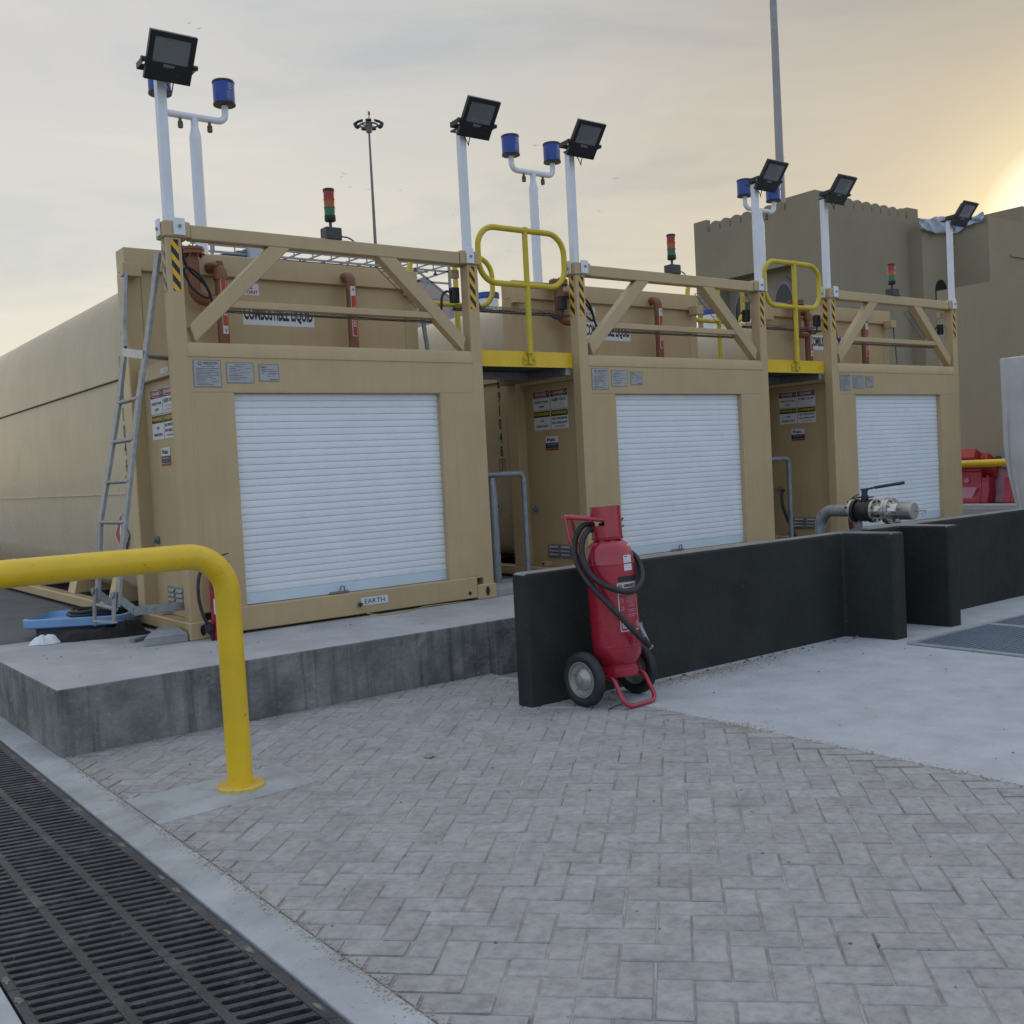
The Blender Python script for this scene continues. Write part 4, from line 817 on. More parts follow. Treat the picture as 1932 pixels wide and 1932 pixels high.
# trolley: push handle, brace, foot bar, axle
T = T0
T = lambda *p: TT @ (Matrix.Rotation(math.radians(34), 4, 'Z') @ Vector(p))
m = MB(); m.tube(fillet([T(-.075,-.02,.885),T(-.085,.235,.925),T(.085,.235,.925),T(.075,-.02,.885)], .04, 6), .0125, 12)
for sx in (-1, 1): m.tube(fillet([T(sx*.085,.22,.922),T(sx*.09,.20,.78),T(sx*.075,.118,.58)], .05, 6), .0115, 10)
obj('push_handle', m, RED, ex)
m = MB(); m.tube(fillet([(-.10,-.03,.155),(-.135,-.155,.160),(-.140,-.245,.013),(.115,-.245,.013),(.115,-.155,.160),(.115,-.03,.155)], .05, 6), .0125, 12); m.cyl((-.215,0,.155),(.215,0,.155), .014, 12); obj('trolley_frame', m, RED, ex)
for sx in (-1, 1):
    Mw = Matrix.Translation((sx*.215,0,.155)) @ Matrix.Rotation(PI/2*sx, 4, 'Y')
    m = MB(); m.lathe([(.098,-.018),(.118,-.027),(.136,-.028),(.150,-.020),(.155,-.010),(.153,-.008),(.153,-.003),(.155,0),(.153,.003),(.153,.008),(.155,.010),(.150,.020),(.136,.028),(.118,.027),(.098,.018)], 48, Mw); tw = obj('wheel', m, RUBBER, ex)
    m = MB(); m.lathe([(.100,.016),(.101,.022),(.094,.022),(.088,.010),(.066,.006),(.060,.014),(.040,.026),(.024,.030),(.022,.040),(.012,.042),(.0,.042)], 40, Mw); m.lathe([(.0,-.02),(.03,-.02),(.06,-.006),(.10,-.016)], 32, Mw)
    for k_ in range(5): a = 2*PI*k_/5; m.tube([Mw @ Vector((.075*math.cos(a),.075*math.sin(a),.006)), Mw @ Vector((.075*math.cos(a),.075*math.sin(a),.013))], .007, 8)
    obj('rim', m, mat('zinc_rim', (.36,.37,.34), .35, metal=.6, var=.1), tw)
# small piece of cord on the paving by the wheel
m = MB(); m.tube(spline([(1.44,-2.38,G+.006),(1.50,-2.375,G+.014),(1.56,-2.36,G+.012),(1.60,-2.35,G+.01),(1.61,-2.37,G+.006)]), .004, 6); tag(obj('cord_scrap', m, RUBBER), 'short black cord scrap on the paving by the extinguisher wheel', 'cord')
# ================================================================== SMALL EXTINGUISHERS
def make_small_ext():
    r = thing('fire_extinguisher', '', 'fire extinguisher', (0,0,0), 0, 'small red fire extinguishers at the container feet')
    m = MB(); m.lathe([(0,.0),(.050,.0),(.052,.01),(.052,.40),(.048,.43),(.032,.46),(.016,.472),(.016,.49),(0,.49)], 28); cy = obj('cylinder', m, RED, r)
    m = MB(); f = oncyl(.0522, math.radians(-125)); m.rect(f, -.02, .17, .03, .27, .001, 0, 5); m.rect(f, -.03, .33, .05, .38, .001, 1, 6); obj('label_sticker', m, [W_, K_], cy, smooth=0)
    m = MB(); m.cyl((0,0,.49),(0,0,.525), .016, 12); m.bar((-.02,0,.527),(.085,0,.552), .018, .007); m.bar((-.0,0,.513),(.085,0,.497), .016, .007); obj('handle', m, BLACK, r, bevel=.002)
    m = MB(); m.tube(spline([(-.015,0,.51),(-.07,-.01,.50),(-.125,-.02,.42),(-.14,-.03,.30),(-.12,-.03,.18),(-.085,-.02,.105)]), .011, 10); m.tube([(-.09,-.02,.115),(-.078,-.018,.075),(-.068,-.016,.05)], [.024,.030,.016], 12); m.tube([(-.068,-.016,.05),(-.055,-.014,.0)], .010, 10); obj('hose', m, RUBBER, r)
    return r
se = make_small_ext(); se.location = (.155,-.10,0); se['label'] = 'small red fire extinguisher half hidden behind the yellow pipe barrier'
dup(se, (X3+.06,-.16,0), 'small red fire extinguisher behind the valve pipe, by the farthest container')
# ================================================================== VALVE PIPE OVER THE WALL
vp = thing('fuel_inlet_pipe', 'grey pipe crossing the dark wall with a black lever valve and capped steel coupling', 'pipe valve', (4.45,-1.62,0))
XV, ZV = 4.45, .553
YV = lambda y0, y1, r, n=28: ([(XV,y0,ZV),(XV,y1,ZV)], r, n)
m = MB(); m.tube(fillet([(XV,-1.60,0),(XV,-1.60,ZV),(XV,-1.90,ZV)], .115, 10), .046, 24); m.tube([(XV,-1.60,.385),(XV,-1.60,.395)], .0485, 24); m.tube([(XV,-1.86,ZV),(XV,-1.87,ZV)], .049, 24); obj('pipe', loc(m, vp), GALV, vp)
m = MB(); m.box(XV-.012, XV+.012, -1.965, -1.905, WT, ZV-.04); m.box(XV-.03, XV+.03, -1.985, -1.895, WT-.0, WT+.008); obj('pipe_support', loc(m, vp), GALVD, vp)
m = MB(); m.tube(*YV(-1.895,-1.915,.088), mi=1); m.tube(*YV(-1.917,-1.940,.088)); m.tube([(XV,-1.94,ZV),(XV,-1.965,ZV),(XV,-2.02,ZV),(XV,-2.05,ZV)], [.070,.080,.080,.070], 28); m.tube(*YV(-2.05,-2.078,.088)); m.tube(*YV(-2.08,-2.10,.088), mi=1)
for y in (-1.905, -2.075):
    for k_ in range(8): a = 2*PI*(k_+.5)/8; m.tube([(XV+.073*math.cos(a),y-.03,ZV+.073*math.sin(a)),(XV+.073*math.cos(a),y+.035,ZV+.073*math.sin(a))], .010, 6)
vb = obj('valve_body', loc(m, vp), [BLACK, STEELS], vp, bevel=.002)
m = MB(); m.tube([(XV,-2.0,ZV+.07),(XV,-2.0,ZV+.115)], .028, 14); m.box(XV-.035, XV+.035, -2.055, -1.95, ZV+.096, ZV+.106); m.tube([(XV,-2.0,ZV+.106),(XV,-2.0,ZV+.150)], .022, 12); m.tube([(XV,-2.0,ZV+.15),(XV,-2.0,ZV+.165)], .030, 6)
m.bar((XV,-2.0,ZV+.158),(XV+.02,-2.10,ZV+.175), .030, .014); m.tube([(XV+.015,-2.08,ZV+.172),(XV+.05,-2.30,ZV+.202)], .012, 10); obj('lever', loc(m, vp), mat('dark_lever', (.03,.03,.04), .45), vp)
m = MB(); m.tube([(XV,-2.10,ZV),(XV,-2.135,ZV),(XV,-2.165,ZV),(XV,-2.185,ZV)], [.055,.046,.05,.085], 28); m.tube(*YV(-2.185,-2.205,.098)); m.tube(*YV(-2.208,-2.230,.098))
m.tube([(XV,-2.23,ZV),(XV,-2.25,ZV),(XV,-2.29,ZV)], [.072,.06,.058], 28)
for k_ in range(8): a = 2*PI*(k_+.3)/8; m.tube([(XV+.080*math.cos(a),-2.245,ZV+.080*math.sin(a)),(XV+.080*math.cos(a),-2.175,ZV+.080*math.sin(a))], .011, 6)
obj('coupling', loc(m, vp), STEELS, vp, bevel=.002)
m = MB(); m.tube([(XV,-2.29,ZV),(XV,-2.30,ZV),(XV,-2.40,ZV),(XV,-2.405,ZV)], [.060,.066,.064,.058], 32); m.tube([(XV-.0,-2.31,ZV+.03),(XV-.075,-2.315,ZV+.02)], .010, 8); m.tube([(XV+.03,-2.405,ZV+.0),(XV+.06,-2.46,ZV-.0)], .007, 8); m.tube([(XV+.05+.022*math.cos(2*PI*i/14),-2.45,ZV-.018+.022*math.sin(2*PI*i/14)) for i in range(14)], .0025, 5, closed=True); obj('dust_cap', loc(m, vp), mat('dull_aluminium', (.36,.35,.33), .4, metal=.8, var=.15), vp, bevel=.002)
# ================================================================== PIPE STANDS IN THE GAPS
def make_stand():
    r = thing('galvanised_pipe_stand', '', 'pipework', (0,0,0), 0, 'galvanised pipes standing between the containers')
    m = MB(); m.tube([(.205,.25,0),(.205,.25,.80),(.205,.25,.88),(.205,.25,.94)], [.045,.045,.036,.026], 20); obj('thick_pipe', m, GALVD, r)
    m = MB(); m.tube(fillet([(-.02,.26,.963),(.545,.26,.963),(.545,.26,.0)], .055, 8), .0245, 16); m.tube([(.545,.26,.885),(.545,.26,.895)], .029, 14); obj('thin_pipe', m, GALVD, r)
    return r
st = make_stand(); st.location = (2.44,0,0); st['label'] = 'galvanised pipe bend between the nearest and the middle containers'
dup(st, (X2+2.447+.03,0,0), 'galvanised pipe bend between the middle and the farthest containers')
m = MB(); m.tube(spline([(6.80,.60,.62),(6.66,.52,.60),(6.52,.40,.48),(6.50,.30,.28),(6.55,.25,.12),(6.68,.22,.02)]), .018, 12); tag(obj('black_hose', m, RUBBER), 'black hose hanging beside the pipe bend in the narrow right gap', 'hose')
# concrete wedges and clutter on the slab
def wedge(nm, pts, label):
    m = MB(); m.prism([(x, y) for x, y in pts], .0, .05, 'z'); 
    top = [(x*.65+sum(p[0] for p in pts)/len(pts)*.35, y*.65+sum(p[1] for p in pts)/len(pts)*.35) for x, y in pts]
    n = len(pts); m.add([(x, y, .05) for x, y in pts]+[(x, y, .085) for x, y in top], [(i, (i+1) % n, (i+1) % n+n, i+n) for i in range(n)]+[list(range(n, 2*n))])
    return tag(obj(nm, m, mat('grey_cement', (.27,.28,.28), .85, var=.15, scale=9, bump=.3), bevel=.006), label, 'cement block')
wedge('cement_block', [(-.30,.02),(-.02,.0),(-.02,.26),(-.14,.28)], 'grey cement block at the left foot of the nearest container')
wedge('cement_block', [(2.46,.02),(2.76,.03),(2.80,.22),(2.62,.34),(2.46,.30)], 'grey cement block under the thick galvanised pipe')
# blue lid with hose coil, rags, paper
def rot2(x, y, a, cx, cy): return (cx+x*math.cos(a)-y*math.sin(a), cy+x*math.sin(a)+y*math.cos(a))
tl = thing('blue_plastic_lid', 'light blue plastic lid lying upside down under the ladder', 'lid', (-.36,1.12,.0), math.radians(-36))
def rrect(w_, h, r_, n=6): return [(sx*(w_-r_)+r_*math.cos(a0+PI/2*k/n), sy*(h-r_)+r_*math.sin(a0+PI/2*k/n)) for sx, sy, a0 in ((1,1,0),(-1,1,PI/2),(-1,-1,PI),(1,-1,1.5*PI)) for k in range(n+1)]
m = MB(); R_ings = [(rrect(.34,.25,.10), .075), (rrect(.355,.265,.11), .085), (rrect(.355,.265,.11), .135), (rrect(.335,.245,.10), .140), (rrect(.320,.230,.09), .105), (rrect(.30,.21,.08), .100)]
vs = [(x, y, z) for q, z in R_ings for x, y in q]; n = len(R_ings[0][0]); m.add(vs, [(k*n+i, k*n+(i+1) % n, (k+1)*n+(i+1) % n, (k+1)*n+i) for k in range(len(R_ings)-1) for i in range(n)]+[list(range(n))[::-1], list(range(5*n, 6*n))]); obj('lid_shell', m, LBLUE, tl, smooth=45)
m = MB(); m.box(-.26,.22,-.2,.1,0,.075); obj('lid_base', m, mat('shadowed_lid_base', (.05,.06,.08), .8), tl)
m = MB(); k_ = random.Random(5)
pts = []
for i in range(150):
    a = i*.30; rr_ = .15+.012*math.sin(i*.37)+.02*math.sin(i*.11); z = .115+.055*(i/150)+.006*math.sin(i*.9); pts.append((-.27+rr_*1.25*math.cos(a)+.02, 1.08+rr_*.9*math.sin(a), z))
m.tube(pts, .013, 8); tag(obj('hose_coil', m, mat('dark_green_hose', (.012,.02,.02), .5)), 'coil of thin dark hose lying on the light blue lid', 'hose')
def lump(nm, cx, cy, a, b, h, mt, seed, label, cat, n=26, rg=9, ang=0):
    rs = random.Random(seed); m = MB(); vs = []; ph = [rs.random()*6 for _ in range(6)]
    for j in range(rg):
        t_ = j/(rg-1); 
        for i in range(n):
            th = 2*PI*i/n; q = 1+.18*math.sin(3*th+ph[0])+.12*math.sin(5*th+ph[1]+t_*3)+.08*math.sin(9*th+ph[4]); R__ = (1-t_*.97)*q
            z = h*math.sin(PI/2*min(1, t_*1.7))*(1+(1-t_)*(.35*math.sin(4*th+ph[2]+4*t_)+.25*math.sin(7*th+ph[3]+9*t_)))+.004
            x, y = rot2(a*R__*math.cos(th), b*R__*math.sin(th), ang, cx, cy); vs.append((x, y, max(.003, z if j else .003)))
    m.add(vs, [(j*n+i, j*n+(i+1) % n, (j+1)*n+(i+1) % n, (j+1)*n+i) for j in range(rg-1) for i in range(n)]); return tag(obj(nm, m, mt, smooth=60), label, cat)
lump('rag_heap', -.40, .74, .30, .085, .055, RAG, 4, 'heap of dark crumpled rags under the ladder feet', 'rags', ang=math.radians(-25))
lump('rag_heap', -.20, .68, .11, .085, .085, RAG, 9, 'dark rag bundle hanging round the ladder foot', 'rags')
lump('crumpled_paper', -.70, .80, .085, .075, .05, PAPER, 6, 'crumpled white paper beside the blue lid', 'paper', n=22, rg=7)
m = MB(); m.box(-.25,.0,-.02,.02,0,.022, M=Matrix.Translation((-.10,.45,.0)) @ Matrix.Rotation(math.radians(40), 4, 'Z')); tag(obj('steel_offcut', m, GALVD, bevel=.002), 'flat dark steel offcut lying between ladder and container foot', 'metal piece')
m = MB(); m.box(-.14,.14,-.05,.05,0,.03, M=Matrix.Translation((-.98,2.35,.0)) @ Matrix.Rotation(math.radians(10), 4, 'Z')); tag(obj('dark_board', m, mat('weathered_board', (.10,.10,.10), .9), bevel=.003), 'dark board lying on the slab at the left picture edge', 'board')
sm = MB(); rs = random.Random(11)
def pebble(m, x, y, z, s):
    n = 7; m.add([(x, y, z+s*.9)]+[(x+s*math.cos(2*PI*i/n)*(.7+.6*rs.random()), y+s*math.sin(2*PI*i/n)*(.7+.6*rs.random()), z+s*.35*rs.random()) for i in range(n)], [(0, 1+i, 1+(i+1) % n) for i in range(n)])
for i in range(90):
    x = rs.uniform(-1.0, 1.6); y = rs.uniform(-5.6, -1.2); pebble(sm, x, y, G+.001, rs.choice((.002,.003,.003,.004,.006)))
for i in range(60):
    pebble(sm, rs.uniform(1.3, 5.2), -2.03-abs(rs.gauss(0,.05)), G+.001, rs.uniform(.004,.016))
for i in range(45): pebble(sm, rs.uniform(-1.0,1.6), rs.uniform(-.95,.4), .001, rs.uniform(.003,.007))
for i in range(40): pebble(sm, rs.uniform(1.7,5), rs.uniform(-5,-2.2), G+.001, rs.uniform(.003,.007))
for i in range(60): pebble(sm, -1.065+rs.gauss(0,.012), rs.uniform(-4.8,-1), G+.001, rs.uniform(.002,.005))
o = obj('grit', sm, mat('grit_stone', (.16,.145,.125), .9, var=.3, scale=30), smooth=0); o['kind'] = 'stuff'
m = MB(); pebble(m, .24, -2.42, G+.002, .024); pebble(m, .25, -2.43, G+.004, .018); tag(obj('loose_stone', m, mat('sandy_stone', (.30,.27,.21), .9)), 'small sandy stone lying alone on the block paving', 'stone')
# ================================================================== SAND COLOURED BUILDING behind
bd = thing('sand_coloured_building', 'large sand coloured building with scalloped parapet and pointed arch windows', 'building', (27.3,15,G))
AX, AY, AX1, AY1, AZ = 27.3, 15.0, 33.4, 20.4, 9.32
m = MB()
m.prism([(AX,AY),(AX1,AY),(AX1,AY1),(AX+.6,AY1),(AX+.6,AY+.9),(AX,AY+.9)], G, AZ, 'z')           # body; the left face is recessed below
m.box(AX, AX+.6, AY+.9, AY1, 7.47, AZ); m.box(AX, AX+.6, 19.35, AY1, G, 7.47)
obj('tower_wall', loc(m, bd), SANDW, bd)
m = MB()
def merlons(along, s0, s1, pitch, fixed, depth, ztop):
    s = s0
    while s < s1-.2:
        wv = pitch-.05; n = 8
        q = [(s, AZ), (s+wv, AZ), (s+wv, ztop-.13)] + [(s+wv/2+wv/2*math.cos(PI*k/n), ztop-.13+.13*math.sin(PI*k/n)) for k in range(1, n)] + [(s, ztop-.13)]
        if along == 'x': m.prism(q, fixed, fixed+depth, 'y')
        else: m.prism(q, fixed, fixed+depth, 'x')
        s += pitch
zt = 9.66
merlons('x', 28.95, 32.70, .53, AY, .22, zt); merlons('y', 16.25, 19.75, .485, AX, .22, zt)
m.box(AX, 28.9, AY, AY+.22, AZ, 9.73); m.box(32.72, AX1, AY, AY+.22, AZ, 9.73); m.box(AX, AX+.22, AY+.22, 16.2, AZ, 9.73); m.box(AX, AX+.22, 19.78, AY1, AZ, 9.78)
m.box(AX+.22, AX1, AY+.22, AY+.3, AZ, 9.36); m.box(AX+.222, AX+.3, AY+.3, AY1, AZ, 9.37)
obj('parapet', loc(m, bd), SANDW, bd)
def ogive(cy, w_, z0, zs, zt_, k=10):
    r = []
    for i in range(k+1): t_ = i/k; r.append((cy-w_/2+(w_/2)*(1-math.cos(t_*PI/2))**1.0*1.0, zs+(zt_-zs)*math.sin(t_*PI/2)))
    l = [(2*cy-y, z) for y, z in r[::-1][1:]]
    return [(cy-w_/2, z0)] + r + l + [(cy+w_/2, z0)]
for cy in (16.83, 18.62):
    m = MB(); m.prism(ogive(cy, .98, 5.0, 6.25, 7.20), AX+.53, AX+.62, 'x'); wf = obj('arch_window', loc(m, bd), mat('arch_surround', (.22,.19,.15), .8), bd)
    m = MB(); m.prism(ogive(cy, .86, 5.05, 6.24, 7.08), AX+.51, AX+.529, 'x'); fr0 = obj('window_frame', loc(m, bd), FRAMEG, wf)
    m = MB(); m.prism(ogive(cy, .74, 5.1, 6.22, 6.96), AX+.50, AX+.509, 'x'); obj('window_pane', loc(m, bd), GLASSD, wf)
m = MB(); m.prism([(32.8,14.52),(34.9,14.52),(34.9,13.15),(41,13.15),(41,15),(32.8,15)], G, 8.86, 'z'); m.box(34.9, 41, 13.15, 13.4, 8.86, 9.25); m.box(34.9, 35.15, 13.4, 15, 8.86, 9.25); m.box(36.4, 41, 13.10, 13.149, 7.9, 7.96); obj('annex_wall', loc(m, bd), SANDW2, bd)
m = MB(); m.box(AX1, 37, 15.2, 15.5, 6, 9.5); obj('link_wall', loc(m, bd), SANDW, bd)
m = MB(); m.prism(ogive(33.95, .75, 6.0, 6.7, 7.12), 14.49, 14.518, 'y'); obj('arch_window', loc(m, bd), GLASSD, bd)
m = MB(); m.box(38, 50, 13.45, 17.5, G, 9.72); m.box(38, 38.3, 13.45, 17.5, 9.72, 10.0); obj('rear_block', loc(m, bd), SANDW, bd)
fb = thing('front_annex', 'plain low sand coloured annex wall at the right behind the red barriers', 'building', (21.5,0,G))
m = MB(); m.box(21.5, 26, -14, 7.38, G, 4.60); m.box(21.5, 21.75, -14, 7.38, 4.60, 4.77); m.box(21.75, 26, 7.13, 7.38, 4.60, 4.77); obj('annex_wall', loc(m, fb), SANDW2, fb)
# plastic sheet hanging on the roof edge
m = MB(); rs = random.Random(2); nu, nv = 40, 8; vs = []
for i in range(nu+1):
    t_ = i/nu
    x, y = (32.45+2.4*t_/.62, 14.40) if t_ < .62 else (34.82, 14.40-1.15*(t_-.62)/.38)
    th_ = .28+.32*math.sin(PI*min(1, t_*1.15))**.7
    zc_ = 8.96+.28*t_
    for j in range(nv+1):
        s = j/nv; w1 = .03*math.sin(i*.45+s*2)+.015*math.sin(i*1.1-s*3); off = .05+.04*math.sin(i*.8+j*.8)
        vs.append((x-(off if t_ >= .62 else 0), y-(off if t_ < .62 else 0), zc_-th_/2+th_*s+w1))
m.add(vs, [(i*(nv+1)+j, (i+1)*(nv+1)+j, (i+1)*(nv+1)+j+1, i*(nv+1)+j+1) for i in range(nu) for j in range(nv)])
o = obj('plastic_sheet', m, mat('bluish_plastic_sheet', (.40,.44,.52), .35, var=.25, scale=3, blot=.7, blot_col=(.12,.15,.25), blot_scale=3.5), smooth=60); so = o.modifiers.new('thickness', 'SOLIDIFY'); so.thickness = .006
tag(o, 'crumpled bluish white plastic sheet hanging on the roof edge of the building', 'plastic sheet')
# ================================================================== MASTS
hm = thing('floodlight_mast', 'tall slim lighting mast with a ring of floodlights far behind the nearest container', 'light mast', (28.7,46.0,G))
m = MB(); m.tube([(28.7,46.0,G),(28.7,46.0,21.0)], [.19,.055], 12); obj('mast', loc(m, hm), mat('mast_grey', (.17,.155,.15), .5, metal=.3), hm)
m = MB(); m.tube([(28.7+.5*math.cos(2*PI*i/20),46+.5*math.sin(2*PI*i/20),21.0) for i in range(20)], .05, 6, closed=True)
for k_ in range(4): a = PI/2*k_; m.cyl((28.7,46,20.9),(28.7+.5*math.cos(a),46+.5*math.sin(a),21.0), .04, 6)
m.cyl((28.7,46,20.6),(28.7,46,21.35), .17, 10); obj('carriage_ring', loc(m, hm), MATS['mast_grey'], hm)
for k_ in range(9):
    a = 2*PI*k_/9; c, s = math.cos(a), math.sin(a); Mh = Matrix.Translation((28.7+.76*c,46+.76*s,21.05)) @ Matrix.Rotation(a, 4, 'Z') @ Matrix.Rotation(math.radians(28), 4, 'Y')
    m = MB(); m.box(-.10,.10,-.16,.16,-.07,.07, M=Mh); m.box(-.30,-.10,-.03,.03,-.03,.03, M=Mh); obj('floodlight', loc(m, hm), BLACK, hm, bevel=.02)
m = MB(); m.cyl((28.76,46,21.35),(28.76,46,21.6), .03, 6); m.cyl((28.76,46,21.6),(28.76,46,21.78), .07, 8); obj('warning_lamp', loc(m, hm), mat('dull_orange', (.35,.12,.05), .5), hm)
p2 = (38.7,25.2)
m = MB(); m.v = []; m.tube([(0,0,0),(0,0,40)], [.245,.10], 8); o = obj('high_mast_pole', m, mat('pale_mast_grey', (.28,.27,.27), .5, metal=.3), smooth=20); o.location = (p2[0], p2[1], G); tag(o, 'thick tapered grey mast rising out of the top of the picture behind the building', 'light mast')
# ================================================================== STEEL ROOF STRUCTURE behind the nearest tank
rf = thing('steel_roof_structure', 'distant open steel roof frame with purlins and hanging lamps behind the nearest tank', 'steel structure', (22,41,G))
m = MB()
for y in (40, 43.5):
    for z in (12.0, 11.68): m.bar((15.5,y,z),(29.8,y,z), .09, .09)
    for i in range(15): x = 15.6+i; m.bar((x,y,11.7),(x,y,12.0), .05, .05)
    for x in (16.5, 29.6): m.bar((x,y,G),(x,y,12.0), .12, .12)
for i in range(11): x = 19.0+1.05*i; m.bar((x,40,12.02),(x,43.5,12.12), .07, .06)
for a, b_ in (((27.4,40,11.0),(29.7,40,11.75)),((27.4,40,11.7),(29.6,40,10.3)),((27.4,40,11.05),(29.6,40,11.05)),((28.2,40,11.0),(27.4,40,10.2)),((27.4,40,10.2),(29.6,40,10.15))): m.bar(a, b_, .09, .09)
obj('truss', loc(m, rf), FARSTEEL, rf)
m = MB()
for i in range(6): x = 16.3+.36*i; m.prism([(40,11.42+.09*i),(41.2,11.47+.09*i),(41.2,11.52+.09*i),(40,11.47+.09*i)], x, x+1.5, 'x')
obj('louvre_roof', loc(m, rf), FARSTEEL, rf)
m = MB(); n = 10; m.add([p for i in range(n+1) for p in ((16.4+2.2*i/n,40.6,11.3+.7*math.sin(PI/2*i/n)),(16.4+2.2*i/n,40.9,10.4))], [(2*i, 2*i+2, 2*i+3, 2*i+1) for i in range(n)]); m.box(18.2,18.75,39.6,40.4,11.45,11.95); obj('cladding', loc(m, rf), mat('far_pale_blue_cladding', (.40,.45,.50), .5), rf)
for i in range(7):
    x = 20.9+1.3*i; m = MB(); m.lathe([(.0,11.66),(.03,11.66),(.05,11.58),(.13,11.46),(0,11.46)], 10, Matrix.Translation((x,40,0))); obj('pendant_lamp', loc(m, rf), mat('far_dark', (.05,.05,.05), .6), rf)
m = MB(); 
m.bar((20,41.5,11.9),(29.2,41.5,11.9), .10, .05)
obj('red_pipe', loc(m, rf), mat('far_red_primer', (.28,.09,.07), .7), rf)
dw = thing('distant_hall', 'distant pinkish hall wall under the steel roof frame', 'building', (29,46,G))
m = MB(); m.prism([(23.5,G),(34.0,G),(34.0,10.8),(31.2,12.4),(28.0,10.9),(23.5,10.2)], 45, 60, 'y'); obj('hall_wall', loc(m, dw), FARWALL, dw)
# ================================================================== RIGHT: rail, red barriers, covered thing
rl = thing('pipe_barrier', 'yellow pipe barrier rail at the right, in front of the red plastic barriers', 'barrier rail', (13.1,2,G))
m = MB(); m.tube(fillet([(13.1,.2,G),(13.1,.2,.713),(13.1,5.5,.713),(13.1,5.5,G)], .17, 8), .056, 20); obj('rail', loc(m, rl), YEL, rl)
m = MB(); m.lathe([(.10,0),(.10,.012),(.0,.013)], 20, Matrix.Translation((13.1,.2,G))); m.lathe([(.10,0),(.10,.012),(.0,.013)], 20, Matrix.Translation((13.1,5.5,G))); obj('foot_plate', loc(m, rl), YEL, rl)
def barrier(loc_, rz, label, mt, tilt=0):
    r = thing('plastic_barrier', label, 'barrier', loc_, rz, 'red plastic traffic barriers')
    r.rotation_euler = (tilt, 0, rz)
    prof = [(-.24,0),(.24,0),(.24,.09),(.16,.26),(.13,.80),(.10,.83),(-.10,.83),(-.13,.80),(-.16,.26),(-.24,.09)]
    m = MB(); m.prism(prof, -.62, .62, 'x'); low = [(-.235,0),(.235,0),(.235,.09),(.155,.26),(.135,.60),(-.135,.60),(-.155,.26),(-.235,.09)]; m.prism(low, .62, .80, 'x'); m.prism(low, -.80, -.62, 'x')
    obj('barrier_body', m, mt, r, bevel=.02)
    m = MB(); m.prism([(.10,.12),(.42,.12),(.56,.38),(.12,.38)], -.222, -.160, 'y'); m.lathe([(.0,0),(.05,0),(.065,.02)], 18, Matrix.Translation((.28,-.150,.54)) @ Matrix.Rotation(PI/2, 4, 'X')); obj('moulded_panel', m, PINK if mt is REDP else mt, r, bevel=.01)
    m = MB(); m.cyl((.0,0,.83),(0,0,.85), .06, 16); obj('filler_cap', m, mt, r); m = MB(); m.cyl((.70,0,.60),(.70,0,.64), .05, 14); obj('coupling_pin', m, mt, r)
    return r
BRZ = -PI/2
barrier((20.85,6.60,G), BRZ, 'red plastic barrier just right of the farthest container', REDP)
barrier((20.85,4.65,G), BRZ, 'red plastic barrier half hidden by the covered equipment', REDP)
barrier((21.20,5.70,G), BRZ, 'faded pinkish red barrier in the gap between the two red ones', PINK)
b4 = barrier((21.1,6.55,.42), BRZ, 'red barrier lying on its side on top of the others', mat('orange_red_plastic', (.36,.03,.02), .5), math.radians(62))
gq = thing('grey_machine', 'small grey machine with pipes seen above the yellow rail', 'machine', (21.05,5.35,.48))
m = MB(); m.box(20.95,21.2,5.35,5.62,.45,.86); m.box(20.95,21.15,4.9,5.35,.45,.74); obj('casing', loc(m, gq), mat('machine_grey', (.20,.21,.22), .5), gq, bevel=.02)
m = MB(); m.cyl((20.93,5.70,.62),(21.15,5.70,.62), .10, 14); m.cyl((20.9,4.0,.80),(20.9,5.4,.80), .025, 8); m.cyl((20.9,4.2,.62),(20.9,5.4,.62), .025, 8); obj('pipes', loc(m, gq), mat('machine_dark', (.05,.055,.06), .5), gq)
m = MB(); m.box(20.2,20.5,2,9,G-.02,G+.012); struct('white_kerb_line', m, mat('kerb_white', (.45,.45,.45), .8))
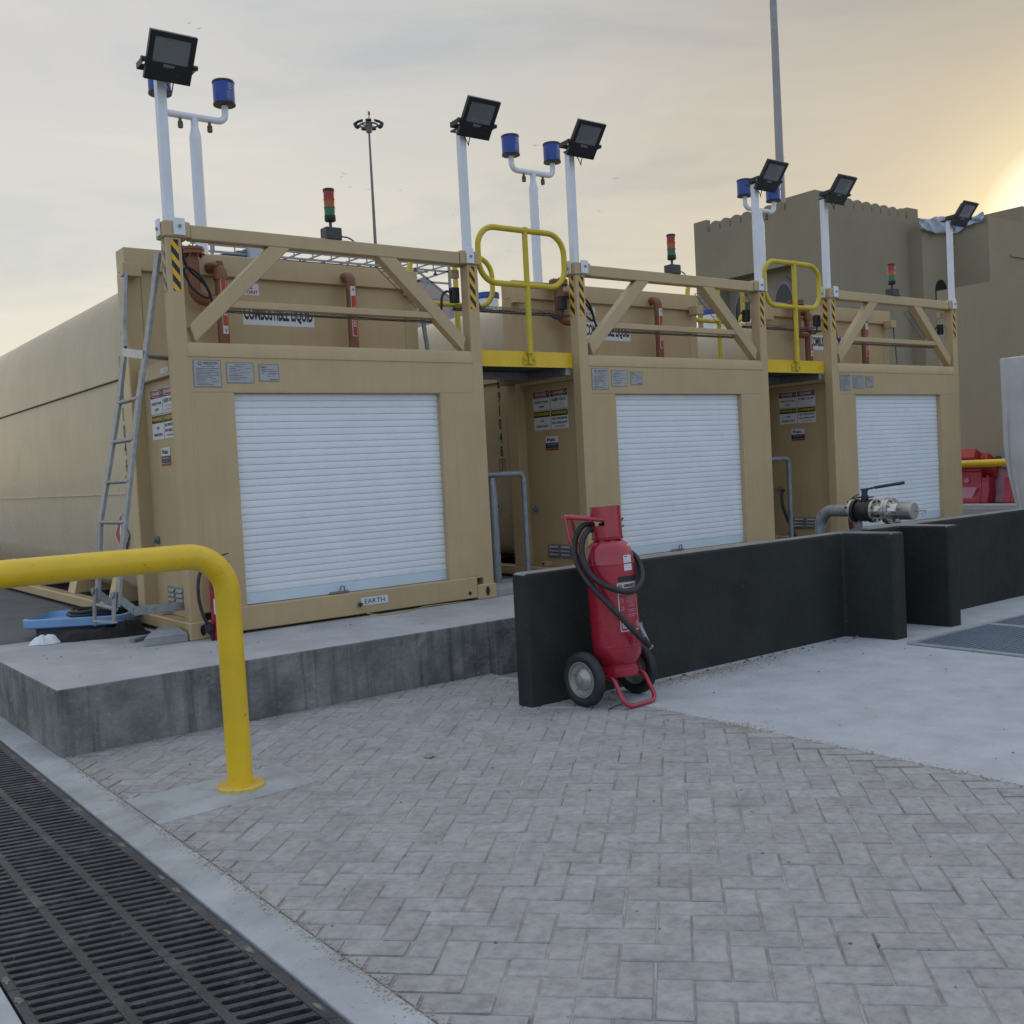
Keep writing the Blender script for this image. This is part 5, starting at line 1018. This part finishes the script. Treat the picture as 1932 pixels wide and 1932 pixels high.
# covered equipment: a tall box under a white tarpaulin, drawn in at the foot
cv = thing('covered_equipment', 'tall equipment wrapped in a white tarpaulin at the right picture edge', 'covered equipment', (10.6,-.8,0))
m = MB(); n = 120; lv = 34; vs = []
def corner_ring(hx, hy, k=n):
    r_ = []
    for i in range(k):
        a = 2*PI*i/k; c, s = math.cos(a), math.sin(a); e = 2/14.0
        r_.append((hx*math.copysign(abs(c)**e, c), hy*math.copysign(abs(s)**e, s)))
    return r_
for j in range(lv):
    t_ = j/(lv-1); z = 2.0*(1-t_); pinch = 1-.05*t_-.20*max(0, (t_-.5)/.5)**1.5
    for i, (x, y) in enumerate(corner_ring(.70*pinch, .62*pinch)):
        a = 2*PI*i/n; fold = (.012+.07*max(0, t_-.30))*math.sin(8*a+3*t_+.8*math.sin(3*a))+.035*max(0, t_-.25)*math.sin(17*a+6*t_)+.03*math.exp(-((a-PI*(1.04+.16*t_))/.10)**2)*min(1, t_*3)
        # one big diagonal fold on the left face
        r__ = math.hypot(x, y); vs.append((10.56+x*(1+fold), -.81+y*(1+fold), z))
m.add(vs, [(j*n+i, j*n+(i+1) % n, (j+1)*n+(i+1) % n, (j+1)*n+i) for j in range(lv-1) for i in range(n)]); m.add([(10.56+x*.985, -.81+y*.985, 2.012) for x, y in corner_ring(.70, .62)], [list(range(n))]); m.f += [(i, (i+1) % n, (i+1) % n+lv*n, i+lv*n) for i in range(n)]; m.m += [0]*n
obj('tarpaulin', loc(m, cv), CANV, cv, smooth=60)
# ================================================================== BIRDS
BP = [(91,91.2,37,1.6),(90,93.5,33.3,.9),(45.3,113.5,54.8,.9),(46.3,113.3,54.3,1.1),(63.1,111.1,39.1,1),(62.9,111.3,38.7,1),(63.9,111.1,37.5,1),(65.9,110,37.2,.9),(69.4,108,37,.9),(82.8,96.8,41.5,1.3),(82.1,99.9,34.2,.7),(77.2,103.5,34.6,.7),(75.3,105,33.9,.7),(85.1,97.8,33.2,.7),(85.8,98.1,30,.8),(81.6,101.8,29.2,.7),(104.7,75.8,37.4,1.0)]
b0 = None
for i, (x, y, z, s) in enumerate(BP):
    if b0 is None:
        m = MB(); m.tube([(-.16,0,0),(-.08,0,.01),(.06,0,.01),(.16,0,.0)], [.008,.035,.035,.006], 8)
        for sy in (-1, 1): m.add([(.05,sy*.02,.015),(-.05,sy*.02,.012),(-.04,sy*.22,.075),(.06,sy*.22,.08),(-.03,sy*.46,.035),(.0,sy*.46,.038)], [(0,1,2,3),(3,2,4,5),(3,2,1,0),(5,4,2,3)])
        o = b0 = obj('bird', m, BIRD)
    else: o = b0.copy(); COL.objects.link(o)
    o.location = (x, y, z); o.scale = (s*.75, s*.75, s*.75); o.rotation_euler = (.2*math.sin(i*2.1), .1, -.65+PI/2+.5*math.sin(i*1.7)); tag(o, 'tiny distant bird in flight against the pale sky', 'bird', 'birds far off in the sky')
# haze is not needed: nothing here fades with distance
